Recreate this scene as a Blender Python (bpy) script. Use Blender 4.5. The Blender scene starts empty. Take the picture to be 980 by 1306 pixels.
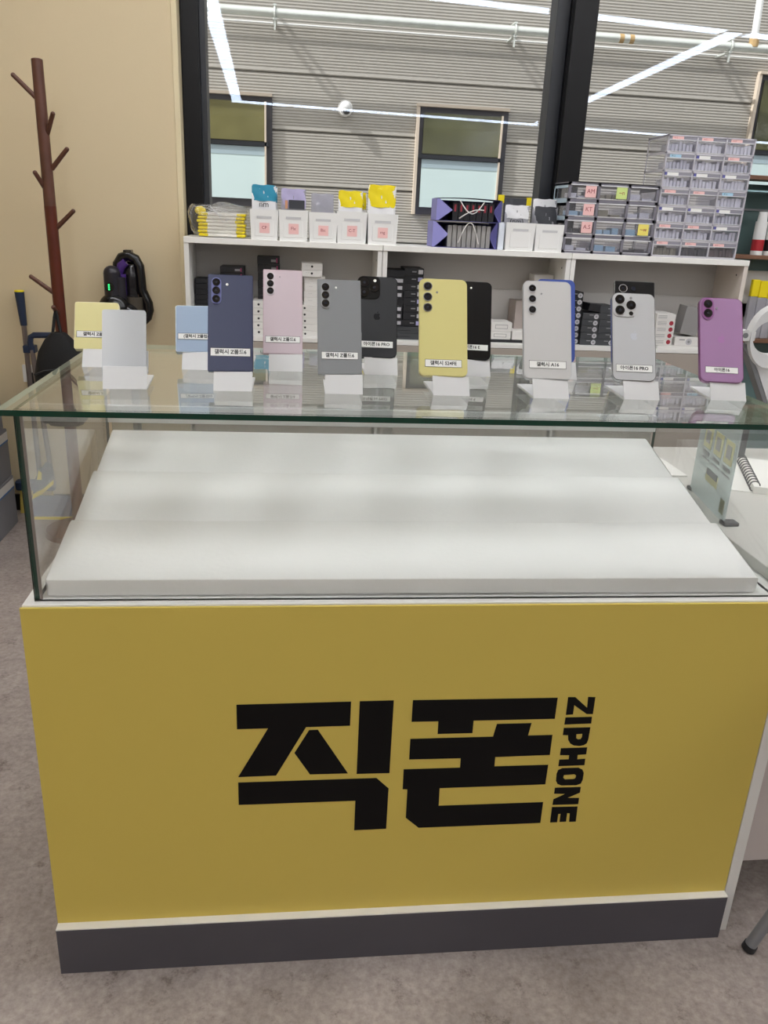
import bpy, bmesh, math, random
from mathutils import Vector, Matrix
from mathutils.geometry import tessellate_polygon
random.seed(7)
PI = math.pi
S = bpy.context.scene
COL = S.collection

# ------------------------------------------------------------------ camera
FPX = 1033.0
CAM = Vector((0.394, -1.1025, 1.2557))
p_, y_, r_ = [math.radians(a) for a in (20.08, 6.835, 2.697)]
FW = Vector((math.sin(y_) * math.cos(p_), math.cos(y_) * math.cos(p_), -math.sin(p_)))
rt = FW.cross(Vector((0, 0, 1))).normalized(); up = rt.cross(FW)
RT = math.cos(r_) * rt + math.sin(r_) * up
UP = -math.sin(r_) * rt + math.cos(r_) * up
cd = bpy.data.cameras.new('camera'); cam = bpy.data.objects.new('camera', cd); COL.objects.link(cam)
cd.sensor_fit = 'VERTICAL'; cd.sensor_height = 24.0; cd.lens = 24.0 * FPX / 1306.0
cd.clip_start = 0.02; cd.clip_end = 200
M = Matrix((RT, UP, -FW)).transposed().to_4x4(); M.translation = CAM
cam.matrix_world = M
S.camera = cam

def ray(x, y): return FW + (x - 490) / FPX * RT - (y - 653) / FPX * UP
def at_y(x, y, Y):
    d = ray(x, y); return CAM + d * ((Y - CAM.y) / d.y)

# ------------------------------------------------------------------ exposure, world, sun
S.view_settings.view_transform = 'Standard'
try: S.view_settings.look = 'None'
except Exception: pass
S.view_settings.gamma = 1; S.view_settings.use_curve_mapping = False
S.view_settings.exposure = 1.25
w = bpy.data.worlds.new('overcast'); S.world = w; w.use_nodes = True
w.node_tree.nodes['Background'].inputs[0].default_value = (0.93, 0.92, 0.90, 1)
w.node_tree.nodes['Background'].inputs[1].default_value = 0.62
sd = bpy.data.lights.new('daylight', 'SUN'); sd.energy = 2.2; sd.angle = 0.012; sd.color = (1, 0.97, 0.92)
so = bpy.data.objects.new('daylight', sd); COL.objects.link(so)
so.rotation_euler = Vector((0.62, 0.22, -0.66)).to_track_quat('-Z', 'Y').to_euler()
S.cycles.max_bounces = 10; S.cycles.transparent_max_bounces = 24; S.cycles.glossy_bounces = 6
S.cycles.sample_clamp_indirect = 4; S.cycles.caustics_reflective = False; S.cycles.caustics_refractive = False
LED = 8.2

# ------------------------------------------------------------------ materials
def rgb(h):
    if isinstance(h, str):
        h = h.lstrip('#'); v = [int(h[i:i + 2], 16) / 255 for i in (0, 2, 4)]
        return tuple(c / 12.92 if c <= .04045 else ((c + .055) / 1.055) ** 2.4 for c in v) + (1,)
    return tuple(h) + (1,)
MC = {}
def mat(name, col, rough=.5, metal=0, spec=.5, noise=0, nscale=40, bump=0, bscale=200, alpha=1, coat=0):
    if name in MC: return MC[name]
    m = bpy.data.materials.new(name); m.use_nodes = True; n = m.node_tree; b = n.nodes['Principled BSDF']
    c = rgb(col)
    b.inputs['Base Color'].default_value = c; b.inputs['Roughness'].default_value = rough
    b.inputs['Metallic'].default_value = metal; b.inputs['Specular IOR Level'].default_value = spec
    b.inputs['Alpha'].default_value = alpha; b.inputs['Coat Weight'].default_value = coat
    if noise or bump:
        tc = n.nodes.new('ShaderNodeTexCoord')
    if noise:
        t = n.nodes.new('ShaderNodeTexNoise'); t.inputs['Scale'].default_value = nscale; t.inputs['Detail'].default_value = 4
        n.links.new(tc.outputs['Object'], t.inputs['Vector'])
        r = n.nodes.new('ShaderNodeMixRGB'); r.blend_type = 'MIX'
        r.inputs[1].default_value = tuple(x * (1 - noise) for x in c[:3]) + (1,)
        r.inputs[2].default_value = tuple(min(1, x * (1 + noise)) for x in c[:3]) + (1,)
        n.links.new(t.outputs['Fac'], r.inputs[0]); n.links.new(r.outputs[0], b.inputs['Base Color'])
    if bump:
        t2 = n.nodes.new('ShaderNodeTexNoise'); t2.inputs['Scale'].default_value = bscale; t2.inputs['Detail'].default_value = 3
        n.links.new(tc.outputs['Object'], t2.inputs['Vector'])
        bp = n.nodes.new('ShaderNodeBump'); bp.inputs['Strength'].default_value = bump; bp.inputs['Distance'].default_value = .002
        n.links.new(t2.outputs['Fac'], bp.inputs['Height']); n.links.new(bp.outputs[0], b.inputs['Normal'])
    MC[name] = m; return m

def emit(name, col, s):
    m = bpy.data.materials.new(name); m.use_nodes = True; n = m.node_tree; n.nodes.clear()
    e = n.nodes.new('ShaderNodeEmission'); o = n.nodes.new('ShaderNodeOutputMaterial')
    e.inputs[0].default_value = rgb(col); e.inputs[1].default_value = s; n.links.new(e.outputs[0], o.inputs[0])
    MC[name] = m; return m

def glass(name, tint, r0=.04, rough=0.0, gcol=(1, 1, 1, 1), body=None, bodyfac=0, bump=0, bscale=60):
    """clear sheet: straight transmission plus Schlick reflection on both faces"""
    m = bpy.data.materials.new(name); m.use_nodes = True; n = m.node_tree; n.nodes.clear()
    N = n.nodes.new; L = n.links.new
    g = N('ShaderNodeNewGeometry'); dt = N('ShaderNodeVectorMath'); dt.operation = 'DOT_PRODUCT'
    L(g.outputs['Incoming'], dt.inputs[0]); L(g.outputs['Normal'], dt.inputs[1])
    def mt(op, a, b=None):
        k = N('ShaderNodeMath'); k.operation = op
        for i, v in enumerate((a, b)):
            if v is None: continue
            if isinstance(v, (int, float)): k.inputs[i].default_value = v
            else: L(v, k.inputs[i])
        return k.outputs[0]
    c = mt('ABSOLUTE', dt.outputs['Value']); q = mt('POWER', mt('SUBTRACT', 1, c), 5)
    R = mt('ADD', mt('MULTIPLY', q, 1 - r0), r0)
    tr = N('ShaderNodeBsdfTransparent'); tr.inputs[0].default_value = rgb(tint)
    gl = N('ShaderNodeBsdfGlossy'); gl.inputs['Roughness'].default_value = rough; gl.inputs[0].default_value = gcol
    base = tr.outputs[0]
    if body:
        df = N('ShaderNodeBsdfDiffuse'); df.inputs[0].default_value = rgb(body)
        tl = N('ShaderNodeBsdfTranslucent'); tl.inputs[0].default_value = rgb(body)
        mm = N('ShaderNodeMixShader'); mm.inputs[0].default_value = .35; L(df.outputs[0], mm.inputs[1]); L(tl.outputs[0], mm.inputs[2])
        m2 = N('ShaderNodeMixShader'); m2.inputs[0].default_value = bodyfac; L(base, m2.inputs[1]); L(mm.outputs[0], m2.inputs[2]); base = m2.outputs[0]
    if bump:
        tc = N('ShaderNodeTexCoord'); t2 = N('ShaderNodeTexNoise'); t2.inputs['Scale'].default_value = bscale
        L(tc.outputs['Object'], t2.inputs['Vector']); bp = N('ShaderNodeBump'); bp.inputs['Strength'].default_value = bump
        bp.inputs['Distance'].default_value = .01; L(t2.outputs['Fac'], bp.inputs['Height']); L(bp.outputs[0], gl.inputs['Normal'])
    mx = N('ShaderNodeMixShader'); L(R, mx.inputs[0]); L(base, mx.inputs[1]); L(gl.outputs[0], mx.inputs[2])
    o = N('ShaderNodeOutputMaterial'); L(mx.outputs[0], o.inputs[0])
    MC[name] = m; return m

def floor_mat():
    m = bpy.data.materials.new('floor_vinyl'); m.use_nodes = True; n = m.node_tree; b = n.nodes['Principled BSDF']
    N = n.nodes.new; L = n.links.new
    tc = N('ShaderNodeTexCoord')
    def nz(s, d, ro=.6):
        t = N('ShaderNodeTexNoise'); t.inputs['Scale'].default_value = s; t.inputs['Detail'].default_value = d
        t.inputs['Roughness'].default_value = ro; L(tc.outputs['Object'], t.inputs['Vector']); return t.outputs['Fac']
    def ramp(f, a, ca, bb, cb):
        r = N('ShaderNodeValToRGB'); r.color_ramp.elements[0].position = a; r.color_ramp.elements[1].position = bb
        r.color_ramp.elements[0].color = rgb(ca); r.color_ramp.elements[1].color = rgb(cb); L(f, r.inputs[0]); return r.outputs[0]
    base = ramp(nz(2.6, 12, .74), .34, '#908580', .66, '#b9aea8')
    fine = ramp(nz(70, 5, .7), .35, '#9a908a', .65, '#ffffff')
    dark = ramp(nz(15, 14, .80), .55, '#ffffff', .66, '#857873')
    m1 = N('ShaderNodeMixRGB'); m1.blend_type = 'MULTIPLY'; m1.inputs[0].default_value = .45; L(base, m1.inputs[1]); L(fine, m1.inputs[2])
    m2 = N('ShaderNodeMixRGB'); m2.blend_type = 'MULTIPLY'; m2.inputs[0].default_value = .75; L(m1.outputs[0], m2.inputs[1]); L(dark, m2.inputs[2])
    L(m2.outputs[0], b.inputs['Base Color']); b.inputs['Roughness'].default_value = .55
    return m

WHITE = mat('white_laminate', '#e6e5e1', .45)
WEDGE = mat('white_edge', '#efeee9', .5, noise=.04, nscale=30)
YEL = mat('yellow_vinyl', '#d5be5d', .5, spec=.35)
BLACKV = mat('black_vinyl', '#060405', .6, spec=.2)
CHAR = mat('charcoal_laminate', '#4e4c53', .5, noise=.1, nscale=12)
GEDGE = mat('green_glass_edge', '#063a2b', .15)
GTOP = glass('clear_glass_top', (.975, .99, .98), r0=.09)
PEDGE = mat('lit_glass_edge', '#a9bfac', .2)  # paler copy of the edge green, light glowing through the glass painted in
GSIDE = glass('clear_glass_side', (.985, .99, .986))
GREAR = glass('misty_rear_glass', (.97, .98, .975), body='#d9ddd8', bodyfac=.30)
GWIN = glass('window_glass', (.97, .975, .98), r0=.032, gcol=(.66, .77, .95, 1))
SILIC = mat('silicone_seam', '#8b8079', .5)
FOAM = mat('white_leatherette', '#ecebe8', .5, noise=.03, nscale=9, bump=.15, bscale=120)
BEIGE = mat('beige_paint', '#d8c7a4', .75, noise=.02, nscale=2, bump=.12, bscale=90)
CREAM = mat('cream_paint', '#e0d2ae', .7)
BLKF = mat('black_frame', '#07070a', .4, spec=.3)
GRYF = mat('dark_grey_gasket', '#24272d', .4)
TAUPE = mat('taupe_laminate', '#a39a90', .6)
SHELFB = mat('grey_backing', '#c0bdba', .6)
PLW = mat('white_plastic', '#eeeeec', .35)
PLG = mat('satin_white_plastic', '#e2e4e6', .4)
PINK = mat('pink_note', '#f3c6c3', .8)
YNOTE = mat('yellow_note', '#f0e173', .8)
GNOTE = mat('green_note', '#cfe28e', .8)
INK = mat('black_ink', '#1a1a1c', .6)
LBL = mat('label_paper', '#eeeeea', .6)
BBOX = mat('black_box_card', '#1b1b1f', .45)
GBOX = mat('dark_grey_box_card', '#3c3e41', .5)
WBOX = mat('white_box_card', '#dcdad6', .5)
GREYT = mat('grey_print', '#8a8a8c', .6)
CORR = mat('corrugated_steel', '#b9b6b0', .5, noise=.04, nscale=3)
GALV = mat('galvanised_pipe', '#d6dcd8', .3, metal=.35, noise=.15, nscale=9)
RUST = mat('rusty_joint', '#b79a6c', .8, noise=.3, nscale=60)
PIPEW = mat('white_pipe', '#e9ecec', .4)
WOOD = mat('mahogany_wood', '#572212', .35, noise=.3, nscale=25)
WOOD2 = mat('walnut_wood', '#5c392c', .4, noise=.25, nscale=25)
BAGF = mat('black_fabric', '#08080a', .8, noise=.4, nscale=50, bump=.4)
NAVYP = mat('navy_plastic', '#1d2c46', .5)
STEEL = mat('brushed_tube', '#8b8280', .3, metal=.8)
LEDM = emit('led_strip_glow', '#f7f8fb', LED)

# ------------------------------------------------------------------ mesh helpers
class MB:
    def __init__(s): s.bm = bmesh.new()
    def box(s, x0, x1, y0, y1, z0, z1, bev=0, seg=2):
        g = bmesh.ops.create_cube(s.bm, size=1)['verts']
        for v in g: v.co = Vector(((x0 + x1) / 2 + v.co.x * (x1 - x0), (y0 + y1) / 2 + v.co.y * (y1 - y0), (z0 + z1) / 2 + v.co.z * (z1 - z0)))
        if bev:
            es = list({e for v in g for e in v.link_edges})
            bmesh.ops.bevel(s.bm, geom=es, offset=bev, segments=seg, profile=.5, affect='EDGES')
        return s
    def tbox(s, x0, x1, y0, y1, z0, z1, t):     # tapered: top wider by t each side
        g = bmesh.ops.create_cube(s.bm, size=1)['verts']
        for v in g:
            k = t if v.co.z > 0 else 0
            v.co = Vector(((x0 + x1) / 2 + v.co.x * (x1 - x0 + 2 * k), (y0 + y1) / 2 + v.co.y * (y1 - y0 + 2 * k), (z0 + z1) / 2 + v.co.z * (z1 - z0)))
        return s
    def cyl(s, a, b, r, r2=None, n=20, caps=True):
        a, b = Vector(a), Vector(b); d = b - a
        g = bmesh.ops.create_cone(s.bm, cap_ends=caps, segments=n, radius1=r, radius2=r if r2 is None else r2, depth=d.length)['verts']
        mt = Matrix.Translation((a + b) / 2) @ d.to_track_quat('Z', 'Y').to_matrix().to_4x4()
        for v in g: v.co = mt @ v.co
        return s
    def ball(s, c, r, sc=(1, 1, 1), n=16):
        g = bmesh.ops.create_uvsphere(s.bm, u_segments=n, v_segments=n // 2 + 2, radius=r)['verts']
        for v in g: v.co = Vector(c) + Vector((v.co.x * sc[0], v.co.y * sc[1], v.co.z * sc[2]))
        return s
    def tube(s, pts, r, n=10, closed=False):
        pts = [Vector(p) for p in pts]; N = len(pts); rings = []; nrm = None
        for i, p in enumerate(pts):
            if closed: t = (pts[(i + 1) % N] - pts[i - 1])
            else: t = pts[min(i + 1, N - 1)] - pts[max(i - 1, 0)]
            t.normalize()
            if nrm is None:
                nrm = t.orthogonal().normalized()
            nrm = (nrm - t * nrm.dot(t)).normalized(); bn = t.cross(nrm)
            rr = r[i] if isinstance(r, (list, tuple)) else r
            rings.append([s.bm.verts.new(p + (nrm * math.cos(2 * PI * k / n) + bn * math.sin(2 * PI * k / n)) * rr) for k in range(n)])
        for i in range(N if closed else N - 1):
            A, B = rings[i], rings[(i + 1) % N]
            for k in range(n): s.bm.faces.new((A[k], A[(k + 1) % n], B[(k + 1) % n], B[k]))
        if not closed:
            s.bm.faces.new(rings[0][::-1]); s.bm.faces.new(rings[-1])
        return s
    def poly(s, pts, ext, holes=()):            # closed outline of 3D points, extruded by vector ext
        loops = [[Vector(p) for p in pts]] + [[Vector(p) for p in h] for h in holes]
        tri = tessellate_polygon(loops); flat = [p for l in loops for p in l]; e = Vector(ext)
        A = [s.bm.verts.new(p) for p in flat]; B = [s.bm.verts.new(p + e) for p in flat]
        for t in tri:
            s.bm.faces.new([A[i] for i in t]); s.bm.faces.new([B[i] for i in reversed(t)])
        o = 0
        for l in loops:
            k = len(l)
            for i in range(k):
                j = (i + 1) % k; s.bm.faces.new((A[o + i], A[o + j], B[o + j], B[o + i]))
            o += k
        return s
    def grid(s, nu, nv, f):
        V = [[s.bm.verts.new(f(u / nu, v / nv)) for v in range(nv + 1)] for u in range(nu + 1)]
        for i in range(nu):
            for j in range(nv): s.bm.faces.new((V[i][j], V[i + 1][j], V[i + 1][j + 1], V[i][j + 1]))
        return s

WI = {}     # object -> inverse world matrix of the frame its mesh lives in
def root(name, loc, label, cat, group=None, rz=0, rx=0, local=False):
    o = bpy.data.objects.new(name, None); COL.objects.link(o); o.empty_display_size = .05
    o.location = loc; o.rotation_euler = (rx, 0, rz)
    o['label'] = label; o['category'] = cat
    if group: o['group'] = group
    mw = Matrix.LocRotScale(Vector(loc), o.rotation_euler, None)
    WI[o] = None if local else mw.inverted()
    return o
def obj(name, mb, m, parent=None, label=None, smooth=False, **kw):
    bm = mb.bm if isinstance(mb, MB) else mb
    if parent is not None and WI.get(parent) is not None: bm.transform(WI[parent])
    bmesh.ops.recalc_face_normals(bm, faces=bm.faces)
    me = bpy.data.meshes.new(name); bm.to_mesh(me); bm.free()
    ms = m if isinstance(m, (list, tuple)) else [m]
    for k in ms: me.materials.append(k)
    if smooth:
        for f in me.polygons: f.use_smooth = True
        try: me.set_sharp_from_angle(angle=math.radians(35))
        except Exception: pass
    o = bpy.data.objects.new(name, me); COL.objects.link(o)
    if parent is not None: o.parent = parent; WI[o] = WI.get(parent)
    if label: o['label'] = label
    for k, v in kw.items(): o[k] = v
    return o
def thing(name, mb, m, label, cat, group=None, **k):
    o = obj(name, mb, m, None, label, **k); o['category'] = cat
    if group: o['group'] = group
    return o
def struct(name, mb, m, parent=None, label=None, **k):
    o = obj(name, mb, m, parent, label, **k)
    if parent is None:
        o['kind'] = 'structure'
        if not label: o['label'] = name
    return o
def text_bm(body, size, bold=0, width=None):
    cu = bpy.data.curves.new('t', 'FONT'); cu.body = body; cu.size = size; cu.align_x = 'CENTER'; cu.align_y = 'CENTER'
    cu.offset = bold; cu.resolution_u = 2
    o = bpy.data.objects.new('t', cu); COL.objects.link(o); bpy.context.view_layer.update()
    me = bpy.data.meshes.new_from_object(o.evaluated_get(bpy.context.evaluated_depsgraph_get()))
    bpy.data.objects.remove(o); bpy.data.curves.remove(cu)
    bm = bmesh.new(); bm.from_mesh(me); bpy.data.meshes.remove(me)
    if width and bm.verts:
        xs = [v.co.x for v in bm.verts]; k = width / max(1e-6, max(xs) - min(xs)); c = (max(xs) + min(xs)) / 2
        for v in bm.verts: v.co.x = (v.co.x - c) * k
    return bm
def text_on(body, size, x, y, z, bold=0, width=None, mb=None):
    """upright text facing -y, centred at (x,y,z)"""
    bm = text_bm(body, size, bold, width)
    bm.transform(Matrix.Translation((x, y, z)) @ Matrix.Rotation(PI / 2, 4, 'X'))
    if mb:
        me = bpy.data.meshes.new('x'); bm.to_mesh(me); mb.bm.from_mesh(me); bpy.data.meshes.remove(me); bm.free(); return mb
    q = MB(); q.bm.free(); q.bm = bm; return q
def rrect(w, h, r, n=6, cx=0, cz=0):
    P = []
    for sx, sz, a0 in ((1, 1, 0), (-1, 1, PI / 2), (-1, -1, PI), (1, -1, 1.5 * PI)):
        for k in range(n + 1):
            a = a0 + PI / 2 * k / n
            P.append((cx + sx * (w / 2 - r) + r * math.cos(a), cz + sz * (h / 2 - r) + r * math.sin(a)))
    return P
ORD = ['topmost', 'second', 'third', 'fourth', 'fifth', 'sixth', 'seventh', 'eighth', 'ninth', 'tenth', 'eleventh', 'twelfth']

# ================================================================== ROOM
WX0, WX1, WY0, CH = -1.75, 8.6, -8.4, 2.63
struct('floor', MB().box(WX0 - .1, WX1, WY0, 2.5, -.05, 0), floor_mat(), label='mottled grey brown vinyl floor')
struct('ceiling', MB().box(WX0 - .1, WX1, WY0, 2.62, CH, CH + .1), mat('ceiling_white', '#e8e8e6', .8), label='white shop ceiling')
struct('wall_back', MB().box(WX0, -.034, 2.32, 2.56, 0, CH, .012), BEIGE, label='beige painted wall behind the coat stand')
struct('wall_left', MB().box(WX0 - .1, WX0, WY0, 2.56, 0, CH), BEIGE, label='beige painted side wall')
struct('wall_right', MB().box(WX1, WX1 + .1, WY0, 2.56, 0, CH), mat('wall_grey', '#b9b6b0', .8), label='grey side wall')
struct('wall_front', MB().box(WX0, WX1, WY0 - .1, WY0, 0, CH), mat('wall_dim', '#8f8c88', .8), label='wall behind the viewer')
struct('wall_under_window', MB().box(-.034, WX1, 2.458, 2.52, 0, .95), TAUPE, label='low wall below the window')
struct('trim_1', MB().box(-.056, -.0335, 2.3165, 2.40, 0, CH, .003), CREAM, label='pale edge trim of the beige wall beside the window')
struct('baseboard_back', MB().box(WX0, -.05, 2.305, 2.32, 0, .07), mat('black_baseboard', '#151518', .5), label='black baseboard')

# window_1: black frame with two big panes
wf = struct('window_1', MB().box(-.034, .035, 2.40, 2.52, .9, CH, .004), BLKF, label='black framed shop window, left frame post')
obj('gasket', MB().box(.035, .056, 2.42, 2.52, .9, CH), GRYF, wf)
obj('mullion', MB().box(1.452, 1.545, 2.402, 2.53, .95, CH, .004), BLKF, wf)
obj('mullion_cover', MB().box(1.452, 1.545, 2.36, 2.4015, 1.152, CH, .004), BLKF, wf)
obj('gasket', MB().box(1.400, 1.452, 2.42, 2.52, .95, CH, .003), GRYF, wf)
obj('sill', MB().box(.035, WX1, 2.42, 2.53, .90, .96), BLKF, wf)
obj('pane', MB().box(.056, 1.42, 2.480, 2.486, .96, CH), GWIN, wf)
obj('pane', MB().box(1.53, WX1, 2.480, 2.486, .96, CH), GWIN, wf)

# ceiling light lines (seen mirrored in the window, except the added last one)
def strip(p, q, label, wd=.12):
    p, q = Vector(p), Vector(q); d = q - p; L_ = d.length; ang = math.atan2(d.y, d.x)
    t = root('ceiling_light', ((p.x + q.x) / 2, (p.y + q.y) / 2, CH - .028), label, 'ceiling light', 'linear ceiling lights', rz=ang, local=True)
    obj('housing', MB().box(-L_ / 2 - .01, L_ / 2 + .01, -wd / 2 - .01, wd / 2 + .01, .008, .0275), WHITE, t)
    obj('diffuser', MB().box(-L_ / 2, L_ / 2, -wd / 2, wd / 2, 0, .008), LEDM, t)
strip((-.25, .25), (3.45, -.33), 'linear ceiling light over the glass case, mirrored highest in the window')
strip((3.66, -.36), (7.5, -.90), 'linear ceiling light running on to the right beyond the crossing light')
strip((-.185, .10), (-.38, -6.05), 'linear ceiling light on the left leading away from the window')
strip((3.55, -.34), (3.88, -6.55), 'linear ceiling light mirrored as the slanting line right of the mullion')
strip((-.45, -6.17), (8.2, -7.38), 'farthest linear ceiling light, mirrored lowest in the window', .2)
strip((-.95, 1.50), (3.6, 1.02), 'added unseen linear ceiling light nearest the window, above the shelf units')  # unseen strip, added to brighten the shelf boxes and beige wall

# ================================================================== OUTSIDE
struct('ground_outside', MB().box(-6, 12, 2.6, 9, -.12, -.06), mat('concrete_ground', '#8b8984', .8), label='concrete ground outside')
fac = struct('wall_opposite', MB().box(-4, 11, 5.06, 5.3, -.1, 4.6), CORR, label='corrugated grey metal wall of the building opposite')
Z0, PZ, NR = 2.116 - 6 * .347, .347, 18
for k in range(13):
    z0 = Z0 + k * PZ; prof = [(5.02, z0 + .002), (5.009, z0 + .004)]
    zz0, zz1 = z0 + .018, z0 + PZ - .004
    prof.append((5.0, z0 + .010)); prof.append((5.0, zz0))
    for i in range(NR):
        a = zz0 + (zz1 - zz0) * i / NR; hgt = (zz1 - zz0) / NR
        prof += [(5.0, a + .1 * hgt), (5.0, a + .45 * hgt), (5.006, a + .6 * hgt), (5.006, a + .85 * hgt)]
    prof += [(5.0, zz1), (5.05, zz1 + .002)]
    m = MB()
    L = [m.bm.verts.new((-4, y, z)) for y, z in prof]; R = [m.bm.verts.new((11, y, z)) for y, z in prof]
    for i in range(len(prof) - 1): m.bm.faces.new((L[i], R[i], R[i + 1], L[i + 1]))
    obj('panel', m, CORR, fac)
OLIVE = mat('painted_olive_reflection', '#75724c', .25, noise=.25, nscale=6)  # yellow-green reflection in the upper pane, painted as its colour
DGLS = mat('painted_dark_reflection', '#5a5c42', .12, noise=.5, nscale=5)  # darker reflection painted into the pane colour
CYAN = mat('pale_cyan_blind', '#cfe4e6', .6, noise=.02, nscale=8)
CYAN2 = mat('blind_valance', '#a8bcc6', .5)
DKF = mat('dark_window_frame', '#45444a', .5)
PALE = mat('pale_trim', '#d3c6b6', .6)
def owin(n, x0, x1, z0, zm, z1, film, label):  # film: upper pane material with its reflections painted in
    f = struct('window_%d' % n, MB().box(x0, x1, 4.985, 5.05, z0, z1), DKF, label=label)
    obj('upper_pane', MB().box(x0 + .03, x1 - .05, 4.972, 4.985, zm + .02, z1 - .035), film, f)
    obj('lower_pane', MB().box(x0 + .03, x1 - .05, 4.968, 4.985, z0 + .05, zm - .07), CYAN, f)
    obj('blind_valance', MB().box(x0 + .03, x1 - .05, 4.966, 4.985, zm - .07, zm - .015), CYAN2, f)
    obj('casing', MB().box(x0 - .02, x0, 4.96, 5.05, z0, z1).box(x0 - .02, x1, 4.95, 5.05, z1, z1 + .018), PALE, f)
    obj('meeting_rail', MB().box(x0, x1 - .02, 4.955, 4.985, zm - .012, zm + .014), GRYF, f)
    obj('sash_edge', MB().box(x1 - .052, x1 - .040, 4.955, 4.985, z0 + .04, z1 - .03), PALE, f)
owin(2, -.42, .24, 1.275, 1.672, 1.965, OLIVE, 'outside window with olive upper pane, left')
owin(3, 1.24, 1.862, 1.275, 1.652, 1.965, DGLS, 'outside window with dark upper pane, behind the purple bags')
owin(4, 3.64, 4.5, 1.45, 1.80, 2.30, DGLS, 'outside window at the right edge, tall dark pane')
# pipes
pp = root('metal_pipe', (1.7, 4.88, 2.44), 'long galvanised pipe running across the opposite wall', 'pipe')
obj('tube', MB().cyl((-3, 4.82, 2.425), (9, 4.82, 2.425), .027), GALV, pp, smooth=True)
obj('conduit', MB().cyl((-3, 4.97, 2.395), (9, 4.97, 2.395), .006, n=8), PIPEW, pp, smooth=True)
for bx in (.262, 1.815, 3.30):
    obj('bracket', MB().box(bx - .012, bx + .012, 4.80, 4.996, 2.385, 2.397).tube([(bx, 4.82 + .035 * math.cos(a), 2.425 + .035 * math.sin(a)) for a in [i * PI / 8 for i in range(16)]], .006, 6, True).box(bx - .005, bx + .005, 4.81, 4.83, 2.33, 2.40).box(bx - .010, bx + .010, 4.80, 4.996, 2.462, 2.472), GALV, pp)
for bx in (2.52, 2.59): obj('tape_mark', MB().cyl((bx, 4.82, 2.425), (bx + .03, 4.82, 2.425), .0278), RUST, pp)
vp = root('riser_pipe', (3.60, 4.88, 2.46), 'white upright pipe joining the galvanised pipe by a rusty joint', 'pipe')
obj('tube', MB().cyl((3.46, 4.82, 2.46), (3.41, 4.82, 4.2), .024), PIPEW, vp, smooth=True)
obj('joint', MB().cyl((3.46, 4.82, 2.43), (3.46, 4.82, 2.49), .032), RUST, vp, smooth=True)
dm = root('dome_fixture', (.73, 4.99, 1.925), 'small round white dome fixture on the opposite wall', 'dome camera')  # a dome camera, gives no light
obj('base', MB().cyl((.73, 5.0, 1.925), (.73, 4.95, 1.925), .052, .048), PLW, dm, smooth=True)
obj('dome', MB().ball((.73, 4.95, 1.925), .042, (1, .9, 1)), PLG, dm, smooth=True)
obj('lens', MB().ball((.735, 4.93, 1.900), .022, (1.1, .9, .8)), GBOX, dm, smooth=True)

# ================================================================== DISPLAY CASE
W, D, ZT = 1.20, .56, .70
dc = root('display_case', (W / 2, .28, 0), 'glass topped display case with yellow front and black lettering', 'display case')
obj('cabinet', MB().box(.002, W - .002, .004, D, .015, ZT, .001), WHITE, dc)
obj('front_panel', MB().box(0, W, -.0008, .004, .10, ZT - .003), YEL, dc, label='yellow front panel')
obj('kick_board', MB().box(0, W, -.0146, .003, 0, .0975), CHAR, dc, label='charcoal kick board')
obj('kick_ledge', MB().box(0, W, -.0150, .004, .0975, .0998), WEDGE, dc, label='worn white ledge')
def P2(px, ox, oy, s): return [tuple(at_y(ox + x / s, oy + y / s, -.001)) for x, y in px]
SC = 4.4545
A1 = [(52, 128), (704, 110), (698, 247), (448, 255), (278, 530), (62, 539), (232, 262), (55, 267)]
A2 = [(465, 272), (515, 270), (686, 518), (470, 524), (382, 402)]
A3 = [(753, 108), (947, 103), (922, 516), (735, 521)]
A4 = [(62, 570), (848, 544), (917, 603), (903, 832), (721, 841), (728, 673), (65, 697)]
B1 = [(120, 102), (943, 88), (926, 208), (465, 218), (458, 289), (260, 294), (264, 222), (112, 225)]
B2 = [(105, 322), (575, 309), (597, 237), (794, 232), (774, 303), (913, 299), (898, 413), (588, 425), (583, 478), (889, 469), (872, 580), (272, 602), (266, 702), (860, 681), (844, 799), (152, 827), (79, 770), (88, 609), (61, 608), (67, 495), (387, 485), (391, 432), (98, 439)]
e = (0, -.0004, 0)
m = MB()
for q in (A1, A2, A3, A4): m.poly(P2(q, 290, 870, SC), e)
obj('syllable', m, BLACKV, dc, label='black lettering, left syllable')
m = MB()
for q in (B1, B2): m.poly(P2(q, 500, 870, SC), e)
obj('syllable', m, BLACKV, dc, label='black lettering, right syllable')
LT = [([(253, 65), (320, 65), (428, 163), (438, 63), (506, 65), (482, 222), (425, 222), (310, 140), (298, 225), (232, 230)], None),
      ([(228, 254), (474, 247), (467, 309), (218, 319)], None),
      ([(213, 350), (459, 344), (440, 455), (425, 492), (396, 510), (355, 517), (305, 512), (272, 494), (254, 462), (252, 418), (204, 416)], [(330, 408), (385, 404), (380, 436), (368, 453), (345, 456), (328, 444)]),
      ([(186, 538), (430, 530), (420, 594), (342, 600), (338, 640), (412, 635), (404, 694), (162, 704), (171, 643), (258, 640), (262, 602), (177, 602)], None),
      ([(160, 740), (200, 722), (350, 718), (385, 735), (398, 765), (388, 830), (370, 865), (325, 880), (190, 882), (155, 868), (140, 840), (146, 775)], [(215, 785), (310, 778), (327, 790), (320, 815), (305, 822), (225, 826), (208, 810)]),
      ([(131, 903), (371, 896), (362, 948), (245, 998), (355, 997), (346, 1055), (108, 1062), (117, 1010), (225, 960), (123, 958)], None),
      ([(104, 1082), (341, 1076), (324, 1216), (262, 1218), (268, 1140), (244, 1138), (234, 1216), (173, 1219), (183, 1144), (162, 1146), (151, 1222), (86, 1224)], None)]
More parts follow.
